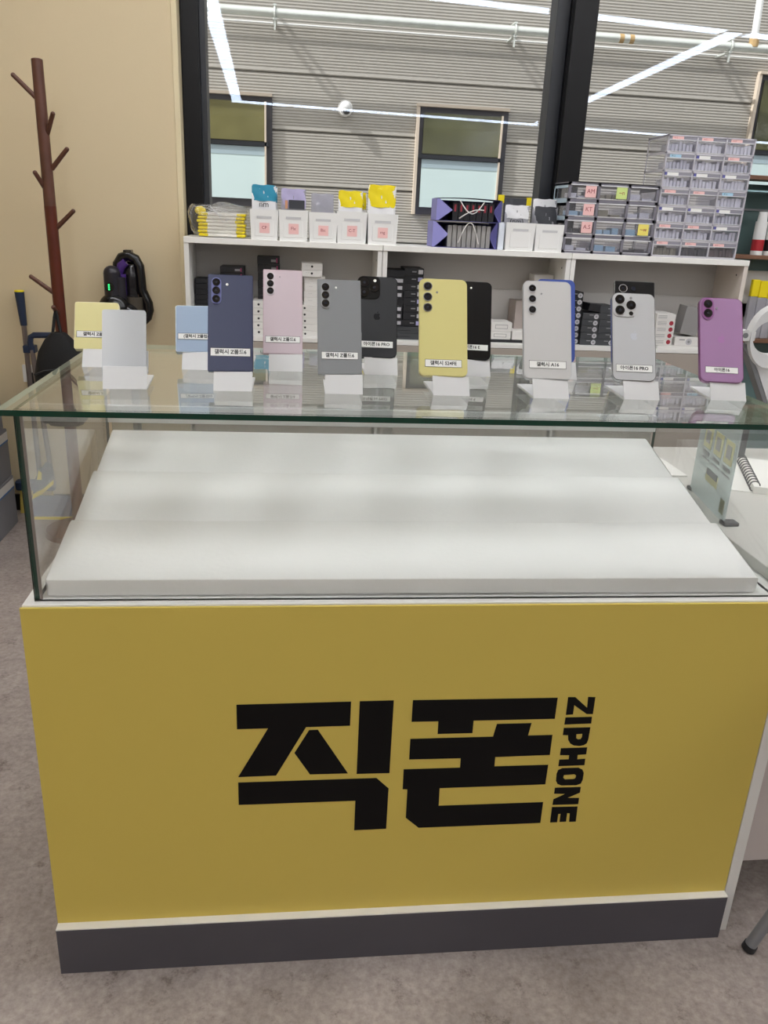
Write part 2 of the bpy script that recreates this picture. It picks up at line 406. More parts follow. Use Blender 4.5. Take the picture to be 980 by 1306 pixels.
for o_, h_ in LT:
    obj('letter', MB().poly(P2(o_, 690, 880, 7.25), e, [P2(h_, 690, 880, 7.25)] if h_ else ()), BLACKV, dc)
# glass
GZ, GT = .9957, .008
def pane(name, x0, x1, y0, y1, z0, z1, edges, gm, parent):
    """glass slab; the faces whose axis is in edges get the green polished edge, painted pale where it looks lit"""
    m = MB().box(x0, x1, y0, y1, z0, z1)
    o = obj(name, m, [gm, GEDGE, PEDGE], parent)
    for f in o.data.polygons:
        n = [abs(c) for c in f.normal]; a = 'xyz'[n.index(max(n))]
        if a in edges: f.material_index = 2 if (name == 'glass_top' and f.normal.y > -.5) else 1
    return o
pane('glass_top', .006, 1.162, -.0201, .552, GZ - GT, GZ, 'xy', GTOP, dc)
pane('glass_front', .0165, 1.18, .0173, .0233, ZT, GZ - GT, 'xz', GSIDE, dc)
pane('glass_side', .0165, .0225, .0235, .545, ZT, GZ - GT, 'yz', GSIDE, dc)
pane('glass_side', 1.174, 1.18, .0235, .545, ZT, GZ - GT, 'yz', GSIDE, dc)
obj('seam', MB().box(.0226, .0262, .0235, .0262, ZT, GZ - GT), SILIC, dc, label='brownish silicone seam')
RAIL = mat('rail_white', '#eceeec', .4)
obj('rear_rail', MB().box(.0235, 1.173, .535, .549, .70, .722).box(.0235, 1.173, .533, .5495, .842, .876), RAIL, dc)
obj('rear_door', MB().box(.03, .60, .538, .543, .722, .84), GREAR, dc)
obj('rear_door', MB().box(.58, 1.17, .544, .549, .722, .84), GREAR, dc)
for q_ in (0, 1): obj('rear_door', MB().box(*((.03, .60, .538, .543) if q_ == 0 else (.58, 1.17, .544, .549)), .877, .984), GREAR, dc)
# slanted riser inside
rs = root('display_riser', (.6, .27, ZT), 'white slanted three step riser inside the glass case', 'display riser')
NS = 3
for k in range(NS):
    ya, yb = .031 + .157 * k, .031 + .157 * (k + 1) - .001
    za = .728 + .2277 * .157 * k + (0.000 if k == 0 else -.004); zb = .728 + .2277 * .157 * (k + 1) + .001
    xa, xb = .030 + .004 * k, 1.152 - .006 * k
    m = MB()
    pts = [(ya, ZT + .0005), (ya, za), (yb, zb), (yb, ZT + .0005)]
    g = m.poly([(xa, y, z) for y, z in pts], (xb - xa, 0, 0))
    bmesh.ops.bevel(m.bm, geom=list(m.bm.edges), offset=.003, segments=2, profile=.5, affect='EDGES')
    obj('step', m, FOAM, rs, smooth=True)

# ================================================================== PHONES AND STANDS
TZ = GZ
LENSK = mat('lens_black', '#050507', .08, coat=1)
LENSG = mat('lens_glint', '#2a2c34', .15)
SILV = mat('lens_ring_silver', '#c9cacc', .25, metal=.9)
FLASH = mat('flash_white', '#f4f4ee', .3)
def stand(x, y, label, lip=0, rz=0, wid=.058):
    s = root('phone_stand', (x, y, TZ), label, 'phone stand', 'white phone stands', rz=rz, local=True)
    t = .0022
    prof = [(-.018, 0), (.085, 0), (.085, t), (-.016, t), (.0015, .0255), (.0125, .0185), (.0175, .0245), (.050, .085), (.048, .0865), (.013, .0235), (.001, .0295 + lip * 0), (-.0008, .0285)]
    prof = [(-.018, 0), (.085, 0), (.085, t), (-.0155, t), (.0005, .0240), (.0125, .0175), (.0495, .084), (.0475, .0852), (.0118, .0208), (.0002, .0272)]
    if lip: prof[6:8] = [(.030, .049), (.028, .050)]
    if lip: prof[-1] = (.0002, .0272); prof.append((-.001, .027 + lip)); prof.append((-.0035, .027 + lip))
    m = MB().poly([(-wid / 2, yy, zz) for yy, zz in prof], (wid, 0, 0))
    obj('bent_sheet', m, mat('stand_white', '#d3d3d2', .35), s); return s
def phone(name, x, y, w, h, rz, tilt, body, frame, label, text=None, r=.008, th=.008, lenses=(), plate=None, platem=None, flash=None, ring=None, lensr=.0058, emblem=None, lpos=.030, lw=.050, lh=.010, zb=.027, logo=False, lm=None, dot=None, cat='phone', rearrim=False):
    p = root(name, (x, y, TZ + zb), label, cat, 'display phones on the glass top', rz=math.radians(rz), rx=-math.radians(tilt), local=True)
    def slab(wd, hd, rr, y0, y1, cx=0, cz=h / 2): return MB().poly([(a, y0, b) for a, b in rrect(wd, hd, rr, 6, cx, cz)], (0, y1 - y0, 0))
    obj('frame', slab(w, h, r, .0006, th), frame, p, smooth=True)
    obj('back_cover', slab(w - .0022, h - .0022, max(.001, r - .001), 0, .0015), body, p, smooth=True)
    if plate:
        for (cx, cz, pw, ph, pr_) in plate:
            obj('camera_plate', slab(pw, ph, pr_, -.0014, .0002, cx - w / 2, h - cz), platem or body, p, smooth=True)
    y0 = -.0014 if plate else 0
    for (cx, cz) in lenses:
        X, Z = cx - w / 2, h - cz
        q = obj('lens', MB().cyl((X, y0 + .0004, Z), (X, y0 - .0016, Z), lensr, n=28), LENSK, p, smooth=True)
        obj('glint', MB().cyl((X, y0 - .0016, Z), (X, y0 - .0018, Z), lensr * .33, n=16), LENSG, q)
        if ring: obj('lens_ring', MB().cyl((X, y0 + .0004, Z), (X, y0 - .0013, Z), lensr * 1.22, n=28), ring, q, smooth=True)
    for fl in (flash or ()):
        X, Z = fl[0] - w / 2, h - fl[1]; rr = fl[2] if len(fl) > 2 else .0021
        obj('flash' if len(fl) < 4 else 'sensor', MB().cyl((X, y0 + .0004, Z), (X, y0 - .0007, Z), rr, n=16), FLASH if len(fl) < 4 else fl[3], p)
    if logo:
        pts = []
        n = 40
        c0 = (0, h * .5)
        s = .0066
        out = [(0, .78), (.25, .92), (.55, .90), (.80, .68), (.66, .50), (.58, .25), (.64, .0), (.86, -.2), (.74, -.5), (.52, -.80), (.30, -.88), (.08, -.80), (-.10, -.80), (-.32, -.88), (-.55, -.76), (-.78, -.42), (-.90, -.02), (-.86, .40), (-.66, .74), (-.36, .90), (-.1, .84)]
        mm = MB().poly([(a * s, -.0002, c0[1] + b * s) for a, b in out], (0, .0004, 0))
        mm.poly([(a * s, -.0002, c0[1] + b * s) for a, b in [(0, 1.0), (.02, 1.22), (.15, 1.42), (.38, 1.52), (.36, 1.28), (.22, 1.08)]], (0, .0004, 0))
        obj('emblem', mm, lm, p)
    if text:
        b = slab(lw, lh, .0006, -.0004, .0001, dot or 0, lpos)
        lb = obj('label', b, LBL, p, label='white name label')
        tx = text_on(text, lh * .62, (dot or 0), -.0006, lpos, bold=.0002)
        cx = dot or 0
        for (a0, a1, b0, b1) in ((-lw / 2, lw / 2, lh / 2 - .0005, lh / 2), (-lw / 2, lw / 2, -lh / 2, -lh / 2 + .0005), (-lw / 2, -lw / 2 + .0005, -lh / 2, lh / 2), (lw / 2 - .0005, lw / 2, -lh / 2, lh / 2)):
            tx.box(cx + a0, cx + a1, -.0006, -.0004, lpos + b0, lpos + b1)
        obj('lettering', tx, INK, lb)
    return p
def pm(n, c, rough=.35, metal=0): return mat(n, c, rough, metal)
NAVY, NAVF = pm('navy_phone', '#363c58', .4), pm('navy_frame', '#2b3152', .3, .5)
PNK, PNKF = pm('pink_phone', '#c9b9bf', .35), pm('pink_frame', '#c4acb3', .3, .3)
GRY, GRYP = pm('grey_phone', '#86888a', .35), pm('grey_phone_frame', '#8d9092', .3, .4)
BLK, BLKP = pm('graphite_phone', '#2a2c2f', .35), pm('graphite_frame', '#3a3b3e', .25, .7)
LOGK = pm('dark_emblem', '#202124', .2); LOGS = pm('silver_emblem', '#c6c9cf', .25)
YLW, YLWF = pm('yellow_phone', '#d3ca86', .35), pm('yellow_frame', '#cfc688', .3)
BK2, BK2F = pm('black_phone', '#0a0a0c', .25), pm('black_phone_frame', '#17171a', .3, .5)
WHT, WHTF = pm('white_phone', '#c7c6c4', .3), pm('white_phone_frame', '#c3c6c9', .3, .4)
BLU, BLUF = pm('blue_phone', '#465ba6', .35), pm('blue_frame', '#465bae', .3, .3)
SIL, SILF = pm('silver_phone', '#bcbdbe', .35), pm('steel_frame', '#a9abac', .2, .8)
PUR, PURF = pm('purple_phone', '#a27da4', .35), pm('purple_frame', '#875680', .3, .4)
PURC = pm('purple_camera', '#935f92', .35)
LTB, LTBF = pm('light_blue_phone', '#98abc2', .4), pm('pale_frame', '#d5e3ea', .4)
CRM = pm('cream_frame', '#dfd8a8', .4)
FROST = glass('frosted_plastic', '#e9edf0', r0=.04, rough=.2, body='#d4d6d8', bodyfac=.8)
tri3 = lambda cx, z0, dz: [(cx, z0 + i * dz) for i in range(3)]
stand(.070, .317, 'white bent stand holding the yellow square phone at the far left')
phone('flip_phone', .062, .317, .0719, .083, 2.4, 28, YLW, CRM, 'square yellow phone at the back left, partly behind the blank dummy', '갤럭시 Z플립6', th=.0122, r=.004, lpos=.026, lw=.064, lh=.0115)
stand(.1425, .146, 'white bent stand with raised lip holding the blank frosted dummy', lip=.004, rz=.06, wid=.0635)
dmy = root('dummy_card', (.140, .1485, TZ + .024), 'blank frosted white dummy phone without label, front left', 'phone dummy', 'display phones on the glass top', rz=.06, rx=-math.radians(26), local=True)
obj('sheet', MB().poly([(a, 0, b) for a, b in rrect(.064, .094, .004, 5, 0, .047)], (0, .006, 0)), FROST, dmy, smooth=True)
stand(.234, .316, 'white bent stand holding the light blue phone')
phone('flip_phone', .230, .315, .0719, .0835, 4, 29, LTB, LTBF, 'square light blue phone behind the navy one, torn label', '(갤럭시 Z플립6)', th=.0122, r=.004, lpos=.028, lw=.064, lh=.011)
fold = dict(lenses=tri3(.0125, .0135, .0133), plate=[(.0125, .0268, .0150, .0425, .0074)], r=.0018)
stand(.302, .1485, 'white bent stand holding the navy phone')
phone('phone', .298, .147, .0681, .1535, 1.7, 27, NAVY, NAVF, 'tall navy blue phone with three stacked lenses', '갤럭시 Z폴드6', flash=[(.029, .0165)], lpos=.030, lw=.0605, lh=.013, **fold, platem=pm('navy_plate', '#6a6fa0', .3, .3))
stand(.380, .322, 'white bent stand holding the pale pink phone')
phone('phone', .375, .321, .0681, .1535, 1.1, 28, PNK, PNKF, 'pale pink phone with three stacked lenses, back row', '갤럭시 Z폴드6', flash=[(.029, .014, .001, GREYT)], lpos=.026, lw=.060, lh=.012, **fold, platem=pm('pink_plate', '#efe6ea', .25, .3))
stand(.471, .145, 'white bent stand holding the mid grey phone')
phone('phone', .465, .144, .0681, .1535, 1.0, 28, GRY, GRYP, 'mid grey phone with three stacked lenses, front row', '갤럭시 Z폴드6', flash=[(.029, .014, .0016)], lpos=.030, lw=.057, lh=.012, **fold, platem=pm('grey_plate', '#b7b9bb', .25, .4))
stand(.545, .311, 'white bent stand holding the graphite phone behind the grey one')
phone('phone', .537, .310, .0715, .1496, -3, 29, BLK, BLKP, 'graphite phone with a large square camera block, back row', '아이폰16 PRO', r=.011, lenses=[(.0125, .0125), (.0125, .031), (.030, .0218)], lensr=.0080, plate=[(.0205, .0215, .040, .042, .010)], platem=pm('graphite_plate', '#151617', .2), flash=[(.031, .0085, .0028)], lpos=.024, lw=.058, lh=.0125, logo=True, lm=LOGK)
stand(.640, .151, 'white bent stand holding the yellow phone')
phone('phone', .628, .150, .077, .162, -2.5, 29, YLW, YLWF, 'tall pale yellow phone with three ringed lenses', '갤럭시 S24FE', r=.0095, lenses=tri3(.0135, .0135, .0178), ring=SILV, lensr=.0060, flash=[(.0285, .023, .0017, GREYT)], lpos=.021, lw=.0585, lh=.0125)
stand(.712, .319, 'white bent stand holding the black phone behind the yellow one')
phone('phone', .706, .318, .0715, .1467, -6, 29, BK2, BK2F, 'plain black phone half hidden behind the yellow one', '아이폰16 E', r=.010, lenses=[(.013, .013)], lensr=.0075, flash=[(.034, .0125, .0019)], lpos=.0225, lw=.062, lh=.0115)
stand(.800, .147, 'white bent stand holding the white three lens phone')
phone('phone', .796, .146, .0779, .1644, -3.8, 28, WHT, WHTF, 'white phone with three separate lenses and no camera plate', '갤럭시 A16', r=.0095, lenses=tri3(.0145, .0135, .0180), ring=WHTF, lensr=.0056, flash=[(.0295, .022, .0014, GREYT)], lpos=.024, lw=.060, lh=.0125)
stand(.868, .311, 'white bent stand holding the blue phone')
phone('phone', .860, .310, .0706, .150, -1, 22, BLU, BLUF, 'royal blue phone mostly hidden behind a white one', r=.010, lenses=tri3(.014, .014, .018))
stand(.953, .152, 'white bent stand holding the silver phone', rz=-.06)
phone('phone', .942, .151, .0715, .1496, -5.2, 28.5, SIL, SILF, 'silver white phone with square three lens camera block', '아이폰16 PRO', r=.011, lenses=[(.0125, .0125), (.0125, .031), (.031, .0218)], lensr=.0076, plate=[(.0212, .0215, .040, .040, .010)], platem=pm('silver_plate', '#c3c4c5', .25), flash=[(.031, .0095, .0022, GREYT), (.031, .036, .0034, LENSK)], lpos=.021, lw=.060, lh=.0125, logo=True, lm=LOGS)
stand(1.022, .328, 'white bent stand holding the tall black phone', rz=-.1)
phone('phone', 1.013, .327, .0745, .159, -8, 29, BK2, SILF, 'tall black square cornered phone behind the silver one', r=.0025, lenses=tri3(.0155, .0155, .021), lensr=.0066, ring=SILV, flash=[(.0345, .015, .0044, LENSG), (.0345, .028, .0013)])
stand(1.106, .160, 'white bent stand holding the purple phone', rz=-.12)
phone('phone', 1.095, .158, .0716, .1476, -8.1, 29.5, PUR, PURF, 'purple phone with two stacked lenses at the right', '아이폰16', r=.011, lenses=[(.0135, .0125), (.0135, .0288)], lensr=.0070, plate=[(.0135, .0207, .0205, .0375, .010)], platem=PURC, flash=[(.028, .0195, .0018, GREYT)], lpos=.021, lw=.054, lh=.011, logo=True, lm=pm('purple_emblem', '#a878aa', .3))

# ================================================================== SHELF UNITS
SY, SD, ZTOP, ZM = 2.15, .236, 1.150, .787
SX = [-.020, .732, 1.482, 2.225]
names = ['left', 'middle', 'right']
SIDE = mat('shelf_side_board', '#d9cfc6', .55)
for k in range(3):
    x0, x1 = SX[k] + .001, SX[k + 1] - .001
    u = root('shelf_unit', ((x0 + x1) / 2, SY + SD / 2, 0), 'white open shelf unit, %s of the three under the window' % names[k], 'shelf unit', 'shelf units under the window')
    t = .018
    obj('side_board', MB().box(x0, x0 + t, SY, SY + SD, 0, ZTOP - .022, .0008), WHITE, u)
    obj('side_board', MB().box(x1 - t, x1, SY, SY + SD, 0, ZTOP - .022, .0008), WHITE if k < 2 else SIDE, u)
    obj('top_board', MB().box(x0, x1, SY - .004, SY + SD, ZTOP - .022, ZTOP, .0015), WEDGE, u)
    obj('shelf_board', MB().box(x0 + t, x1 - t, SY + .002, SY + SD - .012, ZM - .016, ZM, .0008), WHITE, u)
    obj('back_panel', MB().box(x0 + t, x1 - t, SY + SD - .012, SY + SD - .004, .1, ZTOP - .022), SHELFB, u)
    obj('back_strip', MB().box(x0 + t, x1 - t, SY + SD - .02, SY + SD - .012, ZM, .985), SHELFB, u)
    for a in (0, 1):
        xm = (x0 + x1) / 2
        d = obj('door', MB().box(*((x0 + .004, xm - .001) if a == 0 else (xm + .001, x1 - .004)), SY - .0, SY + .016, .08, ZM - .018, .0008), TAUPE, u)
    for zz in (.92, 1.04):
        for yy in (SY + .05, SY + .24):
            obj('pin_hole', MB().cyl((x1 - t - .0006, yy, zz + .05), (x1 - t + .001, yy, zz + .05), .004, n=10), INK, u)

# ---- boxes stacked in the cells
def boxes(xl, xr, yt, yb, n, what, cat, group, m, Y=2.24, dep=.15, dec=None, base=ZM, skew=0, jit=.0015, htop=None):
    Y = min(Y, 2.275); dep = min(dep, 2.362 - Y)
    a, b = at_y(xl, (yt + yb) / 2, Y), at_y(xr, (yt + yb) / 2, Y)
    cx_ = (a.x + b.x) / 2; kc = max(i for i in range(3) if SX[i] < cx_)
    a.x = max(a.x, SX[kc] + .0235); b.x = min(b.x, SX[kc + 1] - .0235)
    zt = at_y((xl + xr) / 2, yt, Y).z; wd = b.x - a.x; h = (zt - base) / n
    for i in range(n):
        z = base + h * i; j = random.uniform(-jit, jit)
        lab = what % (ORD[n - 1 - i] if n - i <= 12 else 'lower') if n > 1 else what
        o = root('product_box', (a.x + wd / 2 + j, Y + dep / 2, z), lab, cat, group, rz=random.uniform(-.012, .012) + skew, local=True)
        obj('carton', MB().box(-wd / 2, wd / 2, -dep / 2, dep / 2, 0, h - .0007, .0008, 1), m, o)
        if dec: dec(o, wd, h, -dep / 2 - .0004, i)
    return a.x, b.x, h
REDP = mat('red_print', '#9c2a3a', .6); PNKP = mat('magenta_print', '#c43b78', .5); LIL = mat('lilac_print', '#a8a6cf', .6); LGP = mat('light_grey_sticker', '#b7b6ba', .6)
def d_black(o, w_, h, y, i):
    obj('sticker', MB().box(w_ * .12, w_ * .34, y, y + .0006, h * .3, h * .62), GREYT, o)
    obj('stripe', MB().box(w_ * .36, w_ * .40, y, y + .0006, h * .2, h * .8), PNKP, o)
def d_dot(px):
    def f(o, w_, h, y, i):
        obj('mark', MB().cyl((px * w_, y, h * .5), (px * w_, y + .0006, h * .5), h * .17, n=12), INK, o)
        obj('print', text_on('― ―', h * .25, -w_ * .2, y, h * .6), GREYT, o)
    return f
def d_side(o, w_, h, y, i):
    obj('sticker', MB().box(w_ * .22, w_ * .46, y, y + .0006, h * .22, h * .78), LGP if i % 3 else LIL, o)
    obj('print', MB().box(-w_ * .1, w_ * .12, y, y + .0006, h * .45, h * .6), GREYT, o)
def d_left(o, w_, h, y, i):
    if i != 3 and i < 7: obj('sticker', MB().box(-w_ * .05, w_ * .42, y, y + .0006, h * .25, h * .75), LGP, o)
def d_round(px):
    def f(o, w_, h, y, i):
        q = obj('round_sticker', MB().cyl((px * w_, y, h * .45), (px * w_, y + .0006, h * .45), h * .38, n=18), LGP, o)
        obj('ring', MB().cyl((px * w_, y - .0004, h * .45), (px * w_, y, h * .45), h * .16, n=12), GREYT, q)
        obj('print', MB().box((px - .42) * w_, (px - .18) * w_, y, y + .0006, h * .62, h * .74), GREYT, o)
    return f
def d_red(o, w_, h, y, i):
    if i < 4:
        obj('round_seal', MB().cyl((w_ * .3, y, h * .5), (w_ * .3, y + .0006, h * .5), h * .36, n=18), REDP, o)
    m_ = MB()
    for q in range(3): m_.box(-w_ * .42, w_ * .05, y, y + .0006, h * (.25 + .2 * q), h * (.31 + .2 * q))
    obj('print', m_, GREYT, o)
def d_grey(o, w_, h, y, i): obj('stripe', MB().box(-w_ * .3, w_ * .2, y, y + .0006, h * .4, h * .5), BBOX, o)
def d_slot(o, w_, h, y, i):
    m_ = MB()
    for a0, a1, b0, b1 in ((-.3, .3, .28, .33), (-.3, .3, .67, .72), (-.3, -.28, .28, .72), (.28, .3, .28, .72)): m_.box(a0 * w_, a1 * w_, y, y + .0006, b0 * h, b1 * h)
    obj('print', m_, GREYT, o)
boxes(249, 281, 355, 450, 10, '%s black box from the top in the far left stack of the left cell', 'box', 'black boxes in the left shelf cell', BBOX, dec=d_black, Y=2.27)
boxes(282, 312, 340, 440, 11, '%s black box from the top in the stack behind the navy phone', 'box', 'black boxes in the left shelf cell', BBOX, dec=d_black, Y=2.25)
xa, xb, h = boxes(322, 350, 384, 433, 5, '%s white box from the top between the navy and pink phones', 'box', 'white boxes in the left shelf cell', WBOX, Y=2.19, dec=d_dot(-.22))
boxes(329, 357, 327, 433, 10, '%s black box from the top in the stack behind the pink phone', 'box', 'black boxes in the left shelf cell', BBOX, Y=2.345, dep=.08, dec=d_black)
xa, xb, h = boxes(372, 417, 389, 434, 5, '%s white box from the top between the pink and grey phones', 'box', 'white boxes in the left shelf cell', WBOX, Y=2.19, dec=d_dot(-.12))
zb = ZM + 5 * h
boxes(388.5, 415, 353, 386, 4, '%s pale box from the top in the upper pile left of the grey phone', 'box', 'pale boxes on the white stack', WBOX, Y=2.20, base=zb, dec=d_dot(.2), dep=.1)
hz = at_y(400, 353, 2.2).z
boxes(384.5, 411, 335.5, 352, 2, '%s pale box of the two capping the pile left of the grey phone', 'box', 'pale boxes on the white stack', WBOX, Y=2.19, base=hz, dec=d_dot(.0), dep=.1)
xa, xb, h = boxes(490, 538, 417, 437, 2, '%s dark grey flat box under the black stack left of the yellow phone', 'box', 'dark boxes in the middle cell', GBOX, Y=2.20, dep=.17, dec=d_grey)
z2 = ZM + 2 * h
boxes(489, 514.5, 344, 416, 8, '%s black box from the top in the left pile of the middle cell', 'box', 'dark boxes in the middle cell', BBOX, Y=2.215, base=z2, dec=d_left, dep=.14)
boxes(514.8, 539.5, 342, 416, 8, '%s stickered black box from the top, pile beside the yellow phone', 'box', 'dark boxes in the middle cell', BBOX, Y=2.215, base=z2, dec=d_side, dep=.14)
xa, xb, h = boxes(622, 668, 433, 439, 1, 'flat dark box lying under the white boxes in the middle cell', 'box', None, BBOX, Y=2.20, dep=.16)
z3 = ZM + h
boxes(625, 652, 423, 432.5, 1, 'lower white box of the pair right of the black phone', 'box', None, WBOX, Y=2.20, base=z3, dec=d_slot, dep=.12)
z4 = at_y(640, 423, 2.2).z
boxes(627, 653.5, 411, 423, 1, 'upper white box of the pair right of the black phone', 'box', None, WBOX, Y=2.21, base=z4, dec=d_slot, dep=.12)
boxes(653.5, 672, 422, 432, 1, 'small blank white box beside the pair of white boxes', 'box', None, WBOX, Y=2.20, base=z3, dep=.12)
b_ = boxes(655, 671, 383, 432, 1, 'upright taupe box with dark band left of the white phone', 'box', None, mat('taupe_box', '#a99e98', .6), Y=2.335, base=z3, dep=.08, skew=.12)
boxes(678, 704, 350, 440, 1, 'tall pale carton standing behind the blue phone', 'box', None, WBOX, Y=2.30, dep=.12)
boxes(722, 741, 372, 441, 8, '%s dark box from the top in the narrow pile beside the blue phone', 'box', 'dark boxes in the right cell', BBOX, Y=2.21, dec=d_round(.3))
xa, xb, h = boxes(741.5, 763, 399, 442, 5, '%s dark box from the top in the middle pile of the right cell', 'box', 'dark boxes in the right cell', GBOX, Y=2.20, dec=d_round(.30))
boxes(763.5, 785, 391, 443, 6, '%s dark box from the top in the pile beside the silver phone', 'box', 'dark boxes in the right cell', GBOX, Y=2.20, dec=d_round(.38))
tb = at_y(753, 393, 2.24)
o = root('product_box', (tb.x, 2.25, ZM + 5 * h + .001), 'tilted black box lying on the middle dark pile of the right cell', 'box', None, rz=.1, local=True)
ob_ = obj('carton', MB().box(-.027, .027, -.05, .05, .005, .034, .001), BBOX, o); ob_.rotation_euler = (0, .12, 0)
xa, xb, h = boxes(838, 892, 441, 451, 1, 'long flat white box at the front of the right cell', 'box', None, WBOX, Y=2.17, dep=.14)
zz = ZM + h
xa, xb, h2 = boxes(836, 860, 400, 440, 5, '%s white box with a round seal from the top, pile right of the silver phone', 'box', 'white boxes with round seals', WBOX, Y=2.18, base=zz, dec=d_red, dep=.13, jit=.001)
xa, xb, h3 = boxes(861.5, 891, 430, 440.5, 1, 'white box with round icons beside the sealed white pile', 'box', None, WBOX, Y=2.18, base=zz, dec=d_round(.1), dep=.13)
o = root('product_box', (at_y(877, 428, 2.2).x, 2.235, zz + h3), 'leaning grey box on the white box left of the purple phone', 'box', None, rz=-.05, local=True)
ob_ = obj('carton', MB().box(-.036, .036, -.04, .04, .008, .122, .0015), mat('warm_grey_box', '#8f8d8c', .5), o); ob_.rotation_euler = (0, .12, 0)
BAGC = glass('cloudy_bag', '#d5d3cf', r0=.06, rough=.25, body='#b7b3ad', bodyfac=.55, bump=.5)
o = boxes(832, 845, 397, 447, 1, 'cloudy clear packet standing behind the silver phone', 'packet', None, BAGC, Y=2.33, dep=.04)

# ================================================================== THINGS ON THE SHELF TOP
def marks(body, size, x, y, z, m, parent, name='lettering', **k): return obj(name, text_on(body, size, x, y, z, **k), m, parent)
def bin_(xl, xr, yb, yt, Y, label, note):
    a, b, t = at_y(xl, yb, Y), at_y(xr, yb, Y), at_y((xl + xr) / 2, yt, Y)
    wd, h, dp = (b.x - a.x) * .97, t.z - ZTOP, .13; tp = .004
    o = root('storage_bin', ((a.x + b.x) / 2, Y + dp / 2, ZTOP), label, 'bin', 'white bins on the shelf top', local=True)
    m = MB()
    v0 = [(-wd / 2, -dp / 2), (wd / 2, -dp / 2), (wd / 2, dp / 2), (-wd / 2, dp / 2)]
    def ringv(e, z): return [m.bm.verts.new((x + (e if x > 0 else -e), y + (e if y > 0 else -e), z)) for x, y in v0]
    A, B, C_, D_ = ringv(0, 0), ringv(tp, h), ringv(tp - .003, h), ringv(-.003, .003)
    m.bm.faces.new(A)
    for P, Q in ((A, B), (B, C_), (C_, D_)):
        for i in range(4): m.bm.faces.new((P[i], P[(i + 1) % 4], Q[(i + 1) % 4], Q[i]))
    m.bm.faces.new(D_)
    obj('tub', m, PLW, o)
    yf = lambda z: -dp / 2 - tp * z / h - .0003
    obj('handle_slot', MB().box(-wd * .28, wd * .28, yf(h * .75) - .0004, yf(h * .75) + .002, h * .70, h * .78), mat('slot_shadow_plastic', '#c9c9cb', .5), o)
    obj('front_frame', MB().box(-wd * .36, wd * .36, yf(h * .4) - .0008, yf(h * .4) + .002, h * .12, h * .66, .001), PLW, o)
    if note:
        n_ = obj('sticky_note', MB().box(-.018, .020, yf(h * .4) - .0018, yf(h * .4) - .0009, h * .22, h * .56), PINK, o, label='pink sticky note')
        obj('handwriting', text_on(note, .016, 0, yf(h * .4) - .0021, h * .40), REDP, n_)
    return o, wd, h, dp
def packet(bo, x, y0, z1, w_, m1, m2, label, cat='packet', band=.4, txt=None, lean=0):
    """flat pouch standing in a bin, coloured header over a pale body"""
    X, Y = bo.location.x + x, bo.location.y + y0
    o = root('packet', (X, Y, ZTOP + .006), label, cat, None, rx=lean, local=True)
    h = z1
    def f(a0, a1, t): return MB().grid(6, 8, lambda u, v: Vector(((u - .5) * w_, -t * math.sin(PI * u) * (1 - .5 * v) + .0012 * math.sin(9 * u + 7 * v), a0 + (a1 - a0) * v + .0015 * math.sin(11 * u))))
    q = MB(); g = f(0, h, .004); g.grid(6, 8, lambda u, v: Vector(((u - .5) * w_, .003 * math.sin(PI * u), h * v)))
    obj('pouch', g, m1, o, smooth=True)
    hd = obj('header', f(h * (1 - band), h + .0005, .0055), m2, o, smooth=True)
    if txt: obj('lettering', text_on(txt, .030, 0, -.0085, h * (1 - band) - .012), INK, o)
    return o
TEAL = mat('teal_card', '#2f93b4', .4); LILC = mat('lilac_card', '#b9b2d8', .4); CLR = glass('clear_pouch', '#f2f2f4', r0=.08, rough=.15, body='#dcdce4', bodyfac=.5, bump=.4)
YC = mat('bright_yellow_card', '#f3dd12', .4); WC = mat('white_card', '#eeeef0', .45); DKC = mat('dark_card', '#3e4046', .4); SKIN = mat('orange_print', '#d29a76', .6)
o, wd, h, dp = bin_(320, 354.5, 300.5, 267, 2.165, 'white bin holding teal headed packets, first from the left', 'CP')
packet(o, -.003, .0, at_y(337, 236, 2.23).z - ZTOP - .006, wd * .92, WC, TEAL, 'teal and white packet standing in the first white bin', band=.30, txt='nm')
packet(o, .004, .03, at_y(337, 238, 2.26).z - ZTOP - .006, wd * .88, WC, TEAL, 'second teal packet behind the first in its bin', band=.30)
o, wd, h, dp = bin_(356.5, 392, 303.5, 268, 2.165, 'white bin holding lilac and dark packets, second from the left', 'Flx')
pk = packet(o, .0, .0, at_y(373, 241, 2.23).z - ZTOP - .006, wd * .92, CLR, LILC, 'lilac packet with dark printed lower half in the second bin', band=.38)
obj('dark_print', MB().box(-.018, .042, -.0098, -.0088, .108, .140), DKC, pk); obj('orange_print', MB().box(-.032, -.022, -.0098, -.0088, .108, .138), SKIN, pk)
o, wd, h, dp = bin_(394.5, 429.5, 305.5, 271, 2.165, 'white bin holding clear lilac pouches, third from the left', 'Bic')
packet(o, -.002, .0, at_y(410, 247, 2.23).z - ZTOP - .006, wd * .85, CLR, CLR, 'clear lilac tinted pouch in the third bin', band=.5)
packet(o, .002, .03, at_y(410, 249, 2.26).z - ZTOP - .006, wd * .80, CLR, LILC, 'lilac pouch at the rear of the third bin', band=.3)
o, wd, h, dp = bin_(430, 467, 306.5, 270, 2.165, 'white bin with yellow headed pouch, fourth from the left', 'C-T')
packet(o, -.004, .0, at_y(446, 243.5, 2.23).z - ZTOP - .006, wd * .86, WC, YC, 'white pouch with yellow header in the fourth bin', band=.32)
pk = packet(o, .044, .035, at_y(462, 246, 2.265).z - ZTOP - .006, wd * .3, WC, YC, 'narrow yellow headed pouch between the fourth and fifth bins', band=.34)
o, wd, h, dp = bin_(469, 506, 308, 273, 2.165, 'white bin crammed with yellow headed pouches, fifth from the left', 'mg')
